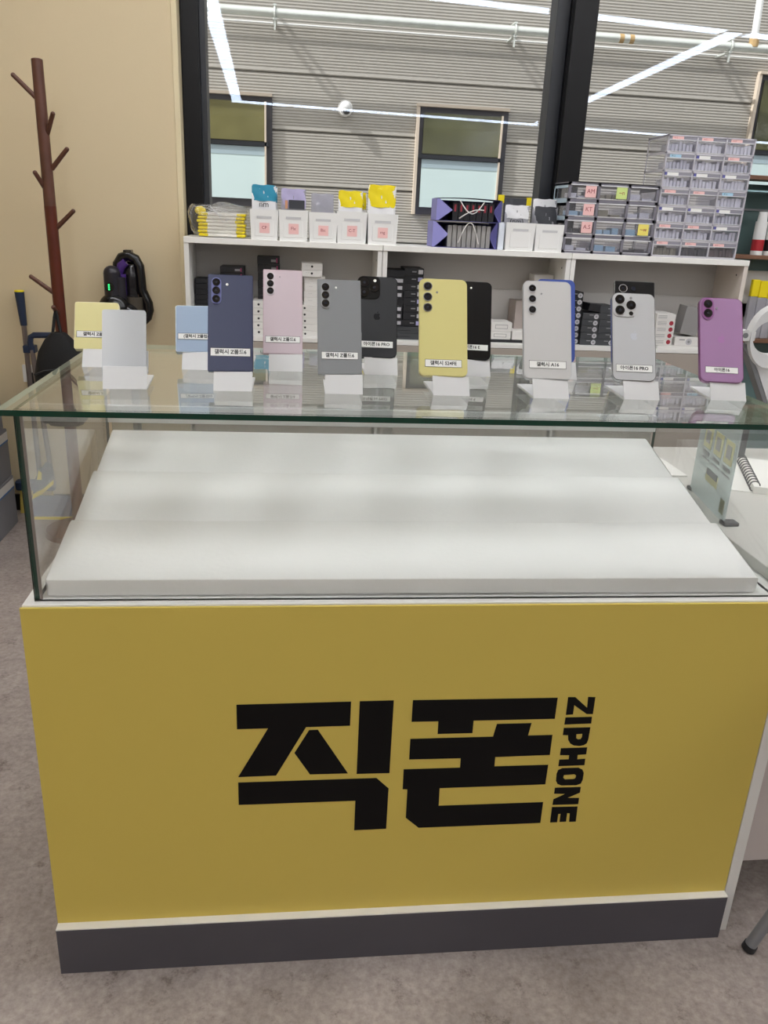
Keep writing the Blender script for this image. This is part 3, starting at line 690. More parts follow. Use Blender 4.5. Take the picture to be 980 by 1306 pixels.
for q in range(4):
    packet(o, -.003 + .003 * q, -.005 + .018 * q, at_y(486, 241 - 1.6 * q, 2.22 + .018 * q).z - ZTOP - .006, wd * (.95 + .03 * (q % 2)), WC, YC, ['front', 'second', 'third', 'rear'][q] + ' yellow headed pouch in the fifth bin', band=.34)
o, wd, h, dp = bin_(644, 680, 317, 284, 2.165, 'white bin left of its twin beside the grey drawer cabinet', None)
packet(o, -.004, .0, at_y(660, 262, 2.23).z - ZTOP - .006, wd * .88, CLR, WC, 'clear white pouch with small round print in the bin beside the bags', band=.3, txt='(nm)')
packet(o, -.028, .045, at_y(645, 254, 2.28).z - ZTOP - .006, .036, DKC, DKC, 'dark folded card behind the white pouch', band=.2)
o, wd, h, dp = bin_(681.5, 716.5, 319, 286, 2.165, 'white bin nearest to the grey drawer cabinet', None)
packet(o, -.004, .0, at_y(698, 264, 2.23).z - ZTOP - .006, wd * .86, CLR, DKC, 'dark and silver pouch in the bin nearest the grey cabinet', band=.4)
packet(o, .0, .04, at_y(690, 254, 2.27).z - ZTOP - .006, wd * .9, CLR, WC, 'cloudy pouch behind the dark pouch', band=.3)
# black charger card with yellow tabs
c = at_y(661, 257, 2.30)
o = root('hanging_card', (c.x, 2.30, ZTOP), 'black strip with yellow ends standing behind the right bins', 'packet', None)
obj('strip', MB().box(c.x - .055, c.x + .035, 2.30, 2.315, ZTOP + .001, c.z + .012), DKC, o)
obj('yellow_tab', MB().box(c.x - .080, c.x - .056, 2.302, 2.313, c.z - .008, c.z + .022), YC, o); obj('yellow_tab', MB().box(c.x + .036, c.x + .055, 2.302, 2.313, c.z - .014, c.z + .016), YC, o)
# wrapped stack at the left end
x0, x1 = .010, .215
o = root('wrapped_stack', (.11, 2.23, ZTOP), 'clear plastic wrapped stack of white sheets with yellow ends, left end of shelf top', 'packet')
for q in range(7):
    z = ZTOP + .003 + q * .0122; dx = random.uniform(-.004, .004)
    s_ = obj('folded_sheet', MB().box(x0 + .03 + dx, x1 - .012 + dx, 2.175, 2.285, z, z + .0118, .004), mat('paper_sheets', '#f1eee6', .6), o)
    obj('yellow_end', MB().box(x0 + .022 + dx, x0 + .058 + dx, 2.172, 2.288, z + .0008, z + .0112, .004).box(x1 - .042 + dx, x1 - .008 + dx, 2.172, 2.288, z + .0008, z + .0112, .004), YC, s_)
obj('yellow_tuft', MB().ball((x0 + .032, 2.19, ZTOP + .094), .019, (1.1, .7, .8)), YC, o, smooth=True)
WRAP = glass('clear_wrap', '#fafafa', r0=.05, rough=.12, body='#e9e9ea', bodyfac=.05, bump=.9, bscale=45)
m = MB(); m.ball((.112, 2.235, ZTOP + .062), 1, (.118, .075, .060), 28)
for v in m.bm.verts:
    n = 1 + .06 * math.sin(47 * v.co.x + 31 * v.co.z) + .05 * math.sin(83 * v.co.x - 60 * v.co.y)
    c0 = Vector((.112, 2.235, ZTOP + .062)); d = v.co - c0
    k = max(abs(d.x) / .118, abs(d.y) / .075, abs(d.z) / .06) or 1
    L_ = math.sqrt((d.x / .118) ** 2 + (d.y / .075) ** 2 + (d.z / .06) ** 2)
    v.co = c0 + d * ((.55 + .45 * L_ / k) * n)
    v.co.z = max(v.co.z, ZTOP + .0012)
obj('clear_wrap', m, WRAP, o, smooth=True)
WL = mat('wrap_highlight_fold', '#dfe0e2', .25)
m = MB()
for q in range(7):
    a = random.uniform(.02, .09); b = random.uniform(.12, .2)
    m.tube([(a, 2.165, ZTOP + .108 - .01 * q % .03), ((a + b) / 2, 2.158, ZTOP + .118 - random.uniform(0, .03)), (b, 2.163, ZTOP + .10 - random.uniform(0, .05))], .0008, 5)
obj('wrap_fold', m, WL, o)

# paper bags lying on their sides
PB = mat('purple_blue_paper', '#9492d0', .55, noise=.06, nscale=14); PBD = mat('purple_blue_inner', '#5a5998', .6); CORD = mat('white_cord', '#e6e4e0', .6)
def bag(x0, x1, z0, z1, Y, label, inm, skew):
    o = root('paper_bag', ((x0 + x1) / 2, Y + .1, ZTOP if z0 < ZTOP + .02 else z0), label, 'paper bag', 'purple paper bags lying on the shelf')
    f = .055; zc = (z0 + z1) / 2; d = .13
    m = MB()
    # gusset left: folded inward, seen from the mouth
    m.poly([(x0, Y, z0), (x0, Y, z1), (x0 + .008, Y + .002, z1), (x0 + f * 1.2, Y + .02, zc), (x0 + .008, Y + .002, z0)], (0, d, 0))
    obj('gusset', m, PB, o)
    m = MB().poly([(x1, Y, z0), (x1, Y, z1), (x1 - .006, Y + .002, z1), (x1 - f * .5, Y + .02, zc), (x1 - .006, Y + .002, z0)], (0, d, 0))
    obj('gusset', m, PBD, o)
    obj('side_sheet', MB().grid(10, 3, lambda u, v: Vector((x0 + (x1 - x0) * u, Y + d * v, z1 - .004 * math.sin(PI * u) * skew))).grid(10, 3, lambda u, v: Vector((x0 + (x1 - x0) * u, Y + d * v, z1 + .0012 - .004 * math.sin(PI * u) * skew))), PB, o)
    obj('side_sheet', MB().box(x0, x1, Y, Y + d, z0, z0 + .0012), PBD, o)
    obj('bottom', MB().box(x0 + .002, x1 - .002, Y + d, Y + d + .002, z0, z1 - .004), PBD, o)
    return o
a, b = at_y(551, 313, 2.165), at_y(633, 315, 2.165)
zl = ZTOP; z1 = at_y(590, 283, 2.165).z; z2 = at_y(590, 254, 2.175).z
bg = bag(a.x, b.x, zl + .0005, z1, 2.165, 'purple blue paper bag lying lowest with grey boxes inside', None, 1)
n = 9; wx = (b.x - .012) - (a.x + .07)
for q in range(n):
    xx = a.x + .062 + wx * q / n
    t = thing('slim_box', MB().box(xx, xx + wx / n - .003, 2.182, 2.28, zl + .002, z1 - .010 - random.uniform(0, .004), .0008), mat('grey_slim_box', '#9a9894', .5), 'grey slim box, %s from the left in the lower purple bag' % ['first', 'second', 'third', 'fourth', 'fifth', 'sixth', 'seventh', 'eighth', 'ninth'][q], 'box', 'grey boxes in the lower bag')
bu = bag(a.x + .012, b.x + .012, z1 + .0015, z2, 2.175, 'purple blue paper bag lying on top with black boxes inside', None, -1)
for q in range(7):
    wx2 = (b.x - a.x) - .09; xx = a.x + .078 + wx2 * q / 7
    t = root('slim_box', (xx + .01, 2.24, z1 + .003), 'black slim box with red print, %s from the left in the upper bag' % ['first', 'second', 'third', 'fourth', 'fifth', 'sixth', 'seventh'][q], 'box', 'black boxes in the upper bag')
    obj('carton', MB().box(xx, xx + wx2 / 7 - .002, 2.192, 2.29, z1 + .003, z2 - .012, .0008), BBOX, t)
    obj('red_print', MB().box(xx + .006, xx + .013, 2.1912, 2.192, z2 - .045, z2 - .02), REDP, t)
def arc(p0, p1, dz, y0, n=14): return [(p0[0] + (p1[0] - p0[0]) * i / n, y0 - .012 * math.sin(PI * i / n), p0[1] + (p1[1] - p0[1]) * i / n + dz * math.sin(PI * i / n)) for i in range(n + 1)]
obj('cord_handle', MB().tube(arc((a.x + .10, z2 - .004), (a.x + .195, z2 - .008), -.045, 2.172), .0022, 8).tube(arc((a.x + .10, z1 + .012), (a.x + .195, z1 + .045), .012, 2.165), .0022, 8), CORD, bu)
obj('cord_handle', MB().tube(arc((a.x + .10, zl + .02), (a.x + .18, zl + .018), .075, 2.155), .0022, 8), CORD, bg)
ps = at_y(640, 300, 2.17)
thing('paper_stack', MB().box(b.x + .006, b.x + .030, 2.17, 2.27, ZTOP, ZTOP + .10, .003), mat('bluish_paper', '#dfe6f0', .6), 'crumpled bluish white paper between the bags and the bins', 'paper')

# drawer cabinets
CLD = glass('clear_drawer', '#f6f6fa', r0=.06, rough=.08, body='#e9e9ee', bodyfac=.07)
GFR = mat('grey_cabinet_plastic', '#77757f', .45); PBL = mat('pale_blue_plastic', '#bcd0de', .45)
LFR = glass('lilac_clear_frame', '#d8d6de', r0=.07, rough=.15, body='#f3f1f8', bodyfac=.85)
CONT = [mat('content_silver', '#dcdde2', .4), mat('content_white', '#f6f6f8', .5), mat('content_black', '#2a292c', .5), mat('content_khaki', '#8a856c', .6), mat('content_brown', '#5d4a45', .6), mat('content_cyan', '#9fc4d8', .5)]
def cabinet(name, x0, x1, y0, dep, z0, z1, nr, nc, fr, label, fill, notes, tagstrip):
    o = root(name, ((x0 + x1) / 2, y0 + dep / 2, z0), label, 'drawer cabinet')
    t = .0105 if fr is GFR else .0055; cw, ch = (x1 - x0) / nc, (z1 - z0) / nr
    obj('top_plate', MB().box(x0, x1, y0 + .0105, y0 + dep, z1 - t, z1), fr, o); obj('bottom_plate', MB().box(x0, x1, y0 + .0105, y0 + dep, z0, z0 + t), fr, o)
    
    for i in range(nr + 1):
        zc = z0 + (z1 - z0) * i / nr; zc = min(max(zc, z0 + t / 2), z1 - t / 2)
        obj('rail', MB().box(x0, x1, y0, y0 + .010, zc - t / 2 - .001, zc + t / 2), fr, o)
    for j in range(nc + 1):
        xc = x0 + (x1 - x0) * j / nc; xc = min(max(xc, x0 + t / 2), x1 - t / 2)
        obj('post', MB().box(xc - t / 2, xc + t / 2, y0, y0 + .010, z0, z1), fr, o)
    for sx in (x0, x1 - .0025):
        mm = MB()
        for i in range(nr + 1):
            zc = z0 + (z1 - z0) * i / nr; zc = min(max(zc, z0 + t), z1 - t); mm.box(sx, sx + .0025, y0 + .01, y0 + dep - .003, zc - t, zc + t * .6)
        mm.box(sx, sx + .0025, y0 + dep - .012, y0 + dep - .003, z0, z1)
        obj('side_frame', mm, PBL if (fr is GFR and sx == x0) else fr, o)
    for i in range(nr):          # i = 0 topmost row
        for j in range(nc):
            a0, a1 = x0 + cw * j + t / 2 + .001, x0 + cw * (j + 1) - t / 2 - .001
            b1, b0 = z1 - ch * i - t / 2 - .002, z1 - ch * (i + 1) + t / 2 + .002
            m = MB().box(a0, a1, y0 + .002, y0 + .0045, b0, b1 - ch * (.18 if tagstrip else 0))
            m.box(a0, a0 + .0015, y0 + .0045, y0 + dep - .02, b0, b1 - ch * .22).box(a1 - .0015, a1, y0 + .0045, y0 + dep - .02, b0, b1 - ch * .22).box(a0, a1, y0 + .0045, y0 + dep - .02, b0, b0 + .0015)
            dr = obj('drawer', m, CLD, o)
            rim = MB().box(a0, a1, y0 - .003, y0 + .002, b1 - ch * (.22 if tagstrip else .06), b1 - ch * (.18 if tagstrip else 0)).box(a0, a1, y0 - .001, y0 + .002, b0, b0 + .002)
            obj('rim', rim, mat('drawer_rim', '#dcdce0', .3), dr)
            if tagstrip:
                obj('label_holder', MB().box(a0, a1, y0, y0 + .003, b1 - ch * .175, b1), mat('holder_grey', '#8d8b95', .5), dr)
                kind = tagstrip[i][j]
                tm = {'p': PINK, 'b': mat('blue_tag', '#a9cfe4', .6), 'w': LBL}[kind]
                obj('tag', MB().box(a0 + .012, a0 + (a1 - a0) * .52, y0 - .0012, y0, b1 - ch * .20, b1 - .001), tm, dr)
                if kind == 'w': obj('code_patch', MB().box(a0 + .002, a0 + .012, y0 - .0012, y0, b1 - ch * .17, b1 - .001), mat('violet_patch', '#5a5aa0', .6), dr)
                else: obj('tag_print', text_on({'p': 'A15 -', 'b': 'IP12 .'}[kind], ch * .13, a0 + .028, y0 - .0016, b1 - ch * .10), REDP if kind == 'p' else INK, dr)
            f = fill[i][j]
            if f is not None:
                m = MB(); nn = 7 if tagstrip else random.choice((2, 3, 4))
                for q in range(nn):
                    xx = a0 + .004 + (a1 - a0 - .010) * q / nn
                    hh = (b1 - b0) * (random.uniform(.45, .68) if tagstrip else random.uniform(.15, .55)); m.box(xx, xx + (a1 - a0) / nn * .72, y0 + .007 + random.uniform(0, .006), y0 + .075, b0 + .002, b0 + hh)
                obj('contents', m, CONT[f], dr, kind='stuff')
            nt = notes.get((i, j)) if notes else None
            if nt:
                X0 = a0 + (a1 - a0) * nt[2]
                n_ = obj('sticky_note', MB().box(X0, X0 + (a1 - a0) * .40, y0 - .0042, y0 - .0032, b0 + .004, b0 + .004 + ch * .64), nt[0], dr, label='sticky note')
                obj('handwriting', text_on(nt[1], ch * .34, X0 + (a1 - a0) * .2, y0 - .0046, b0 + ch * .40), REDP, n_)
    return o
gx0, gx1 = 1.442, 1.805
cabinet('drawer_cabinet', gx0, gx1, 2.16, .19, ZTOP + .0005, 1.410, 4, 3, GFR, 'grey plastic drawer cabinet of twelve drawers with sticky notes', [[0, 3, 0], [5, 3, 0], [2, 5, 5], [0, 5, 2]], {(0, 0): (PINK, 'AM', .55), (0, 1): (GNOTE, '~n', .58), (1, 0): (PINK, 'KT', .55), (2, 0): (PINK, 'A.S', .55), (2, 2): (YNOTE, '~w', .45)}, None)
thing('black_sheet', MB().grid(10, 4, lambda u, v: Vector((gx0 + .03 + (gx1 - gx0 - .032) * u, 2.155 + .17 * v, 1.4118 + .010 * math.sin(PI * min(1, u * 1.15)) ** 2 * (.3 + .7 * math.sin(PI * v)) * u + .0005 * v))), mat('black_film', '#101014', .3), 'crumpled black film lying on the grey drawer cabinet', 'film')
tg = ['ppp', 'bwp', 'www', 'ppb', 'www', 'ppw', 'ppp']
cabinet('drawer_cabinet', 1.810, 2.165, 2.16, .19, ZTOP + .0005, 1.595, 7, 3, LFR, 'tall clear drawer cabinet of twenty one labelled drawers', [[0, 1, 1], [0, 1, 0], [1, 1, 1], [0, None, 1], [1, 1, 0], [1, 1, 0], [3, 2, 4]], None, tg)

# ================================================================== RIGHT SHOWCASE
TEALW = mat('teal_panel', '#5c7574', .5); BRN = mat('brown_board', '#7a5640', .5)
sc = root('wall_showcase', (2.75, 2.40, 0), 'teal backed showcase with brown boards right of the shelf units', 'showcase')
obj('back_panel', MB().box(2.24, 3.6, 2.435, 2.455, .0, 1.45), TEALW, sc)
for z in (.82, 1.168, 1.478): obj('board', MB().box(2.24, 3.6, 2.30, 2.434, z - .016, z, .001), BRN, sc)
obj('glass_shelf', MB().box(2.24, 3.6, 2.30, 2.43, 1.415, 1.421), mat('glass_edge_cyan', '#a9cfd4', .2), sc)
obj('rail', MB().box(2.24, 3.6, 2.424, 2.434, 1.345, 1.353), GREYT, sc)
obj('lower_panel', MB().box(2.24, 3.6, 2.42, 2.434, .84, 1.10), mat('pale_backing', '#cfcdc9', .6), sc)
def bottle(px0, px1, Y, zb, z1, label, m0, m1):
    x0, x1 = at_y(px0, 300, Y).x, at_y(px1, 300, Y).x; c = (x0 + x1) / 2; r = (x1 - x0) / 2
    o = root('bottle', (c, Y, zb), label, 'bottle', 'bottles in the showcase')
    h = z1 - zb
    obj('body', MB().cyl((c, Y, zb), (c, Y, zb + h * .78), r), m0, o, smooth=True)
    obj('cap', MB().cyl((c, Y, zb + h * .78), (c, Y, z1), r * .8, r * .7), PLW, o, smooth=True)
    q = obj('band', MB().cyl((c, Y, zb + h * .10), (c, Y, zb + h * .36), r * 1.01), m1, o, smooth=True, label='coloured lower label')
zb_ = 1.168
bottle(962, 976, 2.345, zb_, at_y(968, 270, 2.345).z, 'white bottle with red lower label on the brown board', PLW, mat('red_label', '#b0222b', .5))
bottle(978.5, 992, 2.345, zb_, at_y(985, 270, 2.345).z, 'white bottle with black lower label at the right edge', PLW, BBOX)
for q, (a_, b_) in enumerate(((958, 968), (968, 980), (980, 992))):
    x0, x1 = at_y(a_, 370, 2.33).x, at_y(b_, 370, 2.33).x; zt = 1.068 - .004 * q
    o = root('packet', ((x0 + x1) / 2, 2.33, .82), 'yellow topped pouch %s in the showcase' % ['nearest the white shelf side', 'second along', 'third along'][q], 'packet', 'yellow topped pouches in the showcase')
    obj('pouch', MB().box(x0 + .001, x1 - .001, 2.325, 2.345, .8205, zt - .07, .003), CLR, o); obj('header', MB().box(x0 + .001, x1 - .001, 2.323, 2.343, zt - .07, zt, .003), YC, o)

# ================================================================== DESK AND ITS THINGS
DZ = .72
dk = root('white_desk', (1.9, .4, 0), 'white desk standing against the right end of the display case', 'desk')
DKW = mat('desk_white', '#c8c5be', .5)
obj('end_panel', MB().box(1.2025, 1.2235, .0005, .76, .0, DZ - .022, .001), WHITE, dk)
obj('front_panel', MB().box(1.224, 2.6, .07, .088, .10, DZ - .022), mat('desk_panel', '#c9bfba', .6), dk)
obj('desk_top', MB().box(1.2025, 2.62, -.0, .86, DZ - .021, DZ, .0015), DKW, dk)
obj('end_panel', MB().box(2.58, 2.60, .0, .76, 0, DZ - .022), WHITE, dk)
# acrylic menu
A_, B_ = Vector((1.2275, .292, DZ)), Vector((1.262, .505, DZ)); u_ = (B_ - A_).normalized(); Lm = (B_ - A_).length; nn_ = Vector((-u_.y, u_.x, 0))
ACR = glass('acrylic_sheet', '#e2ecea', r0=.05, rough=.05, body='#dfe8e8', bodyfac=.55)
mn = root('acrylic_menu', tuple((A_ + B_) / 2), 'upright acrylic sign with three yellow squares beside the case', 'sign')
HT = .235
def quad(s0, s1, z0, z1, off, th=.0006):
    P = [A_ + u_ * s0 + Vector((0, 0, z0)), A_ + u_ * s1 + Vector((0, 0, z0)), A_ + u_ * s1 + Vector((0, 0, z1)), A_ + u_ * s0 + Vector((0, 0, z1))]
    return MB().poly([p + nn_ * off for p in P], nn_ * th)
obj('sheet', quad(0, Lm, .003, HT, -.0015, .003), ACR, mn)
PYL = mat('pale_yellow_print', '#dad7a6', .6); PGR = mat('grey_pill_print', '#7b7f80', .5)
for q, s in enumerate((.158, .096, .036)):
    sq = obj('yellow_square', quad(s - .023, s + .023, .112, .158, .0016), PYL, mn)
    obj('inner_square', quad(s - .0125, s + .0125, .123, .149, .0023), mat('grey_square_print', '#b3b3b0', .6), sq)
    obj('pill', quad(s - .020, s + .020, .098, .106, .0016), PGR, mn)
    obj('caption', quad(s - .024, s + .020, .088, .092, .0016), GREYT, mn)
pl_ = obj('pill', quad(.070, .134, .064, .077, .0022), PGR, mn); obj('yellow_patch', quad(.066, .138, .050, .074, .0012), PYL, mn)
obj('corner_mark', quad(.010, .034, .016, .044, .0016), mat('olive_print', '#6f7450', .6), mn)
obj('foot', MB().box(A_.x - .004, A_.x + .026, A_.y - .012, A_.y + .012, DZ + .0002, DZ + .008, .002).box(B_.x - .004, B_.x + .026, B_.y - .012, B_.y + .012, DZ + .0002, DZ + .008, .002), GBOX, mn)
# notebook
nb = root('spiral_notebook', (1.52, .64, DZ), 'open spiral bound notebook with white pages on the desk', 'notebook')
PG = mat('page_white', '#eceae4', .7)
a0, a1 = Vector((1.487, .715, DZ)), Vector((1.395, .485, DZ)); dv = (a1 - a0).normalized(); pv = Vector((-dv.y, dv.x, 0))
def slab4(p, q, v, w_, z0, z1): return MB().poly([p + Vector((0, 0, z0)), q + Vector((0, 0, z0)), q + v * w_ + Vector((0, 0, z0)), p + v * w_ + Vector((0, 0, z0))], (0, 0, z1 - z0))
obj('page_block', slab4(a0 + pv * .001, a1 + pv * .001, pv, .18, .0005, .016), PG, nb, label='thick white page block')
obj('turned_page', slab4(a0 - pv * .004, a1 - pv * .004, -pv, .10, .0005, .003), PG, nb)
m = MB(); n = 12
for k in range(n):
    c = a0 + dv * ((a1 - a0).length * (k + .5) / n) + pv * .004 + Vector((0, 0, .0135))
    m.tube([c + pv * .011 * math.cos(t) + Vector((0, 0, .0118 * math.sin(t))) for t in [i * 2 * PI / 12 for i in range(12)]], .0015, 5, True)
obj('spiral_binding', m, BBOX, nb)
thing('pen', MB().cyl((1.53, .60, DZ + .0195), (1.64, .66, DZ + .0195), .0035), PLG, 'white pen lying on the open notebook', 'pen')
thing('paper_sheet', MB().box(1.225, 1.30, .60, .74, DZ + .0003, DZ + .003), PG, 'white sheets on the desk behind the acrylic sign', 'paper')
thing('binder', MB().box(1.48, 1.53, .765, .774, DZ + .0003, DZ + .14, .001), GBOX, 'dark grey upright folder at the rear edge of the desk', 'folder')
# ring stand
RP = mat('ring_plastic', '#c6c6c6', .4); RG = mat('ring_joint_grey', '#6b6c6e', .5)
rg = root('folding_ring_stand', (1.62, .83, DZ), 'white folding stand with a large ring at the right edge', 'stand')
RY = .815
def PR(x, y): return at_y(x, y, RY)
c = PR(985, 430); mpp = (PR(986, 430) - PR(985, 430)).length; m = MB(); NR2 = 40
ro, ri = (31 * mpp, 38 * mpp), (26 * mpp, 20 * mpp); V = []
for i in range(NR2):
    t = 2 * PI * i / NR2; P = []
    for (rx, rz_, y) in ((ro[0], ro[1], 0), (ro[0] * .97, ro[1] * .97, -.012), (ri[0] * 1.05, ri[1] * 1.05, -.012), (ri[0], ri[1], 0), (ri[0], ri[1], .012), (ro[0], ro[1], .012)):
        x, z = rx * math.cos(t), rz_ * math.sin(t); P.append(m.bm.verts.new(c + Vector((x, y, z))))
    V.append(P)
for i in range(NR2):
    A2_, B2_ = V[i], V[(i + 1) % NR2]
    for k in range(6): m.bm.faces.new((A2_[k], A2_[(k + 1) % 6], B2_[(k + 1) % 6], B2_[k]))
obj('ring', m, RP, rg, smooth=True)
k0 = PR(948, 427)
hg = obj('hinge', MB().cyl(k0 + Vector((0, -.012, 0)), k0 + Vector((0, .012, 0)), .0135).box(k0.x, k0.x + .03, RY - .008, RY + .008, k0.z - .014, k0.z + .010, .003), RP, rg, smooth=True)
obj('screw', MB().cyl(k0 + Vector((0, -.014, 0)), k0 + Vector((0, -.0121, 0)), .0065), RG, hg)
obj('joint', MB().poly([PR(945, 438), PR(953, 439), PR(964, 452), PR(957, 457)], (0, .018, 0)), RG, rg)
e0, e1 = PR(954, 452), PR(972, 507); dd = (e1 - e0) / (e1.z - e0.z); eb = e0 + dd * (DZ + .001 - e0.z)
obj('leg', MB().poly([e0, e0 + Vector((.011, 0, 0)), eb + Vector((.011, 0, 0)), eb], (0, .03, 0)), RG, rg, label='dark edged folding leg')
obj('leg', MB().poly([e0 + Vector((.013, 0, 0)), PR(966, 466), PR(1015, 470), Vector((eb.x + .16, RY, DZ + .001)), eb + Vector((.013, 0, 0))], (0, .03, 0)), RP, rg, label='broad white leg plate')
# stool
st = root('stool', (1.50, -.05, 0), 'stool with grey steel legs at the lower right', 'stool')
LG = mat('grey_steel_leg', '#8f9298', .35, metal=.3)
for (fx, fy, tx, ty) in ((1.243, -.045, 1.385, -.11), (1.66, -.045, 1.54, -.11), (1.243, -.42, 1.385, -.36), (1.66, -.42, 1.54, -.36)):
    l_ = obj('leg', MB().cyl((fx, fy, .004), (tx, ty, .60), .0105), LG, st, smooth=True)
    d_ = (Vector((tx, ty, .60)) - Vector((fx, fy, .004))).normalized()
    obj('foot_cap', MB().cyl(Vector((fx, fy, .003)), Vector((fx, fy, .003)) + d_ * .012, .0125), BBOX, l_, smooth=True)
obj('seat', MB().cyl((1.4625, -.235, .60), (1.4625, -.235, .64), .165, n=36), DKC, st, smooth=True)

# ================================================================== LEFT: COAT STAND, BAG, BROOM, VACUUM, CARTONS
cs = root('coat_stand', (-.462, 2.05, 0), 'dark brown wooden coat stand with short slanting pegs', 'coat stand')
obj('upper_pole', MB().cyl((-.462, 2.05, 1.235), (-.462, 2.05, 1.692), .020, .0185).ball((-.462, 2.05, 1.692), .0185, (1, 1, .25)), WOOD2, cs, smooth=True)
obj('lower_pole', MB().cyl((-.462, 2.05, .02), (-.462, 2.05, 1.235), .0225, .0205), WOOD, cs, smooth=True)
obj('base', MB().cyl((-.462, 2.05, 0), (-.462, 2.05, .022), .13, .125, n=48), WOOD, cs, smooth=True)
for (x0, z0, x1, z1, dy) in ((-.465, 1.567, -.540, 1.640, -.01), (-.452, 1.462, -.415, 1.527, -.04), (-.445, 1.357, -.384, 1.421, -.02), (-.472, 1.290, -.494, 1.341, -.03), (-.450, 1.160, -.380, 1.222, -.02), (-.472, .935, -.545, .994, -.02), (-.462, .855, -.464, .895, -.07)):
    b = Vector((x1, 2.05 + dy, z1)); obj('peg', MB().cyl((x0, 2.05, z0), b, .0085, .0075, n=12).ball(b, .0078, n=10), WOOD2, cs, smooth=True)
bp = root('backpack', (-.455, 1.95, .47), 'black backpack hanging low on the coat stand', 'backpack')
m = MB()
prof = [(.47, .055, .03), (.50, .080, .055), (.58, .092, .068), (.66, .090, .066), (.70, .086, .06), (.745, .072, .05), (.785, .045, .035), (.81, .022, .02)]
rings = []
for z, rx, ry in prof:
    rings.append([m.bm.verts.new((-.448 + rx * math.copysign(abs(math.cos(t)) ** .7, math.cos(t)) + .003 * math.sin(5 * t + z * 40), 1.955 + ry * math.copysign(abs(math.sin(t)) ** .7, math.sin(t)), z)) for t in [i * 2 * PI / 24 for i in range(24)]])
for A2_, B2_ in zip(rings, rings[1:]):
    for k in range(24): m.bm.faces.new((A2_[k], A2_[(k + 1) % 24], B2_[(k + 1) % 24], B2_[k]))
m.bm.faces.new(rings[0][::-1]); m.bm.faces.new(rings[-1])
obj('body', m, BAGF, bp, smooth=True)
obj('front_pocket', MB().box(-.515, -.385, 1.875, 1.905, .49, .635, .012), BAGF, bp, smooth=True)
obj('piping', MB().tube([(-.53, 1.905, .665), (-.49, 1.892, .682), (-.45, 1.888, .688), (-.41, 1.892, .682), (-.365, 1.91, .66)], .004, 6), mat('grey_piping', '#26272b', .5), bp)
obj('strap', MB().tube([(-.47, 1.96, .80), (-.465, 1.985, .86), (-.462, 2.0, .895), (-.455, 1.985, .86), (-.44, 1.96, .80)], .006, 6), BAGF, bp)
# broom
def pz(x, y, Y): return tuple(at_y(x, y, Y))
g0, g1, g2, g3 = pz(24.5, 372, 2.285), pz(30.5, 415, 2.285), pz(38, 495, 2.285), pz(50, 598, 2.285)
br = root('broom', (g3[0], 2.285, 0), 'long broom with navy grip and yellow tip against the beige wall', 'broom')
obj('grip', MB().cyl(g0, g1, .0180, .0125), NAVYP, br, smooth=True)
obj('yellow_tip', MB().cyl(pz(24.3, 370, 2.285), g0, .0175, .018), YC, br, smooth=True)
obj('tube', MB().cyl(g1, (g3[0], 2.285, .14), .0100), STEEL, br, smooth=True)
obj('head', MB().box(g3[0] - .10, g3[0] + .06, 2.262, 2.302, .10, .145, .01), NAVYP, br); obj('bristles', MB().tbox(g3[0] - .09, g3[0] + .05, 2.268, 2.298, .0, .10, -.006), mat('yellow_bristle', '#c9b158', .8, noise=.3, nscale=200), br, kind='stuff')
Yd = 2.235
h0, h1, h2, h3, h4 = pz(69, 427.5, Yd), pz(43, 427.5, Yd), pz(39, 430, Yd), pz(38.5, 437, Yd), pz(41, 446, Yd)
d1 = pz(75, 625, Yd)
dp_ = root('dustpan', (d1[0], Yd, 0), 'long handled dustpan with a navy bar grip between broom and backpack', 'dustpan')
obj('handle', MB().tube([h0, h1, h2, h3, h4], .0118, 10), NAVYP, dp_, smooth=True)
obj('clamp', MB().box(pz(29.5, 443, Yd)[0], pz(45, 443, Yd)[0], Yd - .008, Yd + .03, h4[2] - .013, h4[2] + .016, .003), NAVYP, dp_)
obj('tube', MB().cyl(h4, (d1[0] - .02, Yd, .13), .0100), STEEL, dp_, smooth=True)
px_ = d1[0] - .13
obj('pan', MB().poly([(px_, 2.19, .005), (px_, 2.255, .005), (px_, 2.255, .085), (px_, 2.225, .05), (px_, 2.19, .012)], (.20, 0, 0)), mat('navy_grey_pan', '#5a6580', .5), dp_)
obj('lid', MB().poly([pz(x, y, 2.18) for x, y in ((42, 630), (44, 613), (50, 600), (58, 590), (65, 592), (68, 606), (55, 622))], (0, .004, 0)), NAVYP, dp_)
obj('yellow_strip', MB().poly([pz(x, y, 2.178) for x, y in ((41, 637), (42, 631), (56, 623), (68, 612), (68, 618), (54, 630))], (0, .003, 0)).poly([pz(x, y, 2.178) for x, y in ((47, 612), (49, 600), (53, 603), (53, 612))], (0, .001, 0)), YC, dp_)
obj('yellow_edge', MB().box(px_, px_ + .20, 2.184, 2.19, .003, .014), YC, dp_)
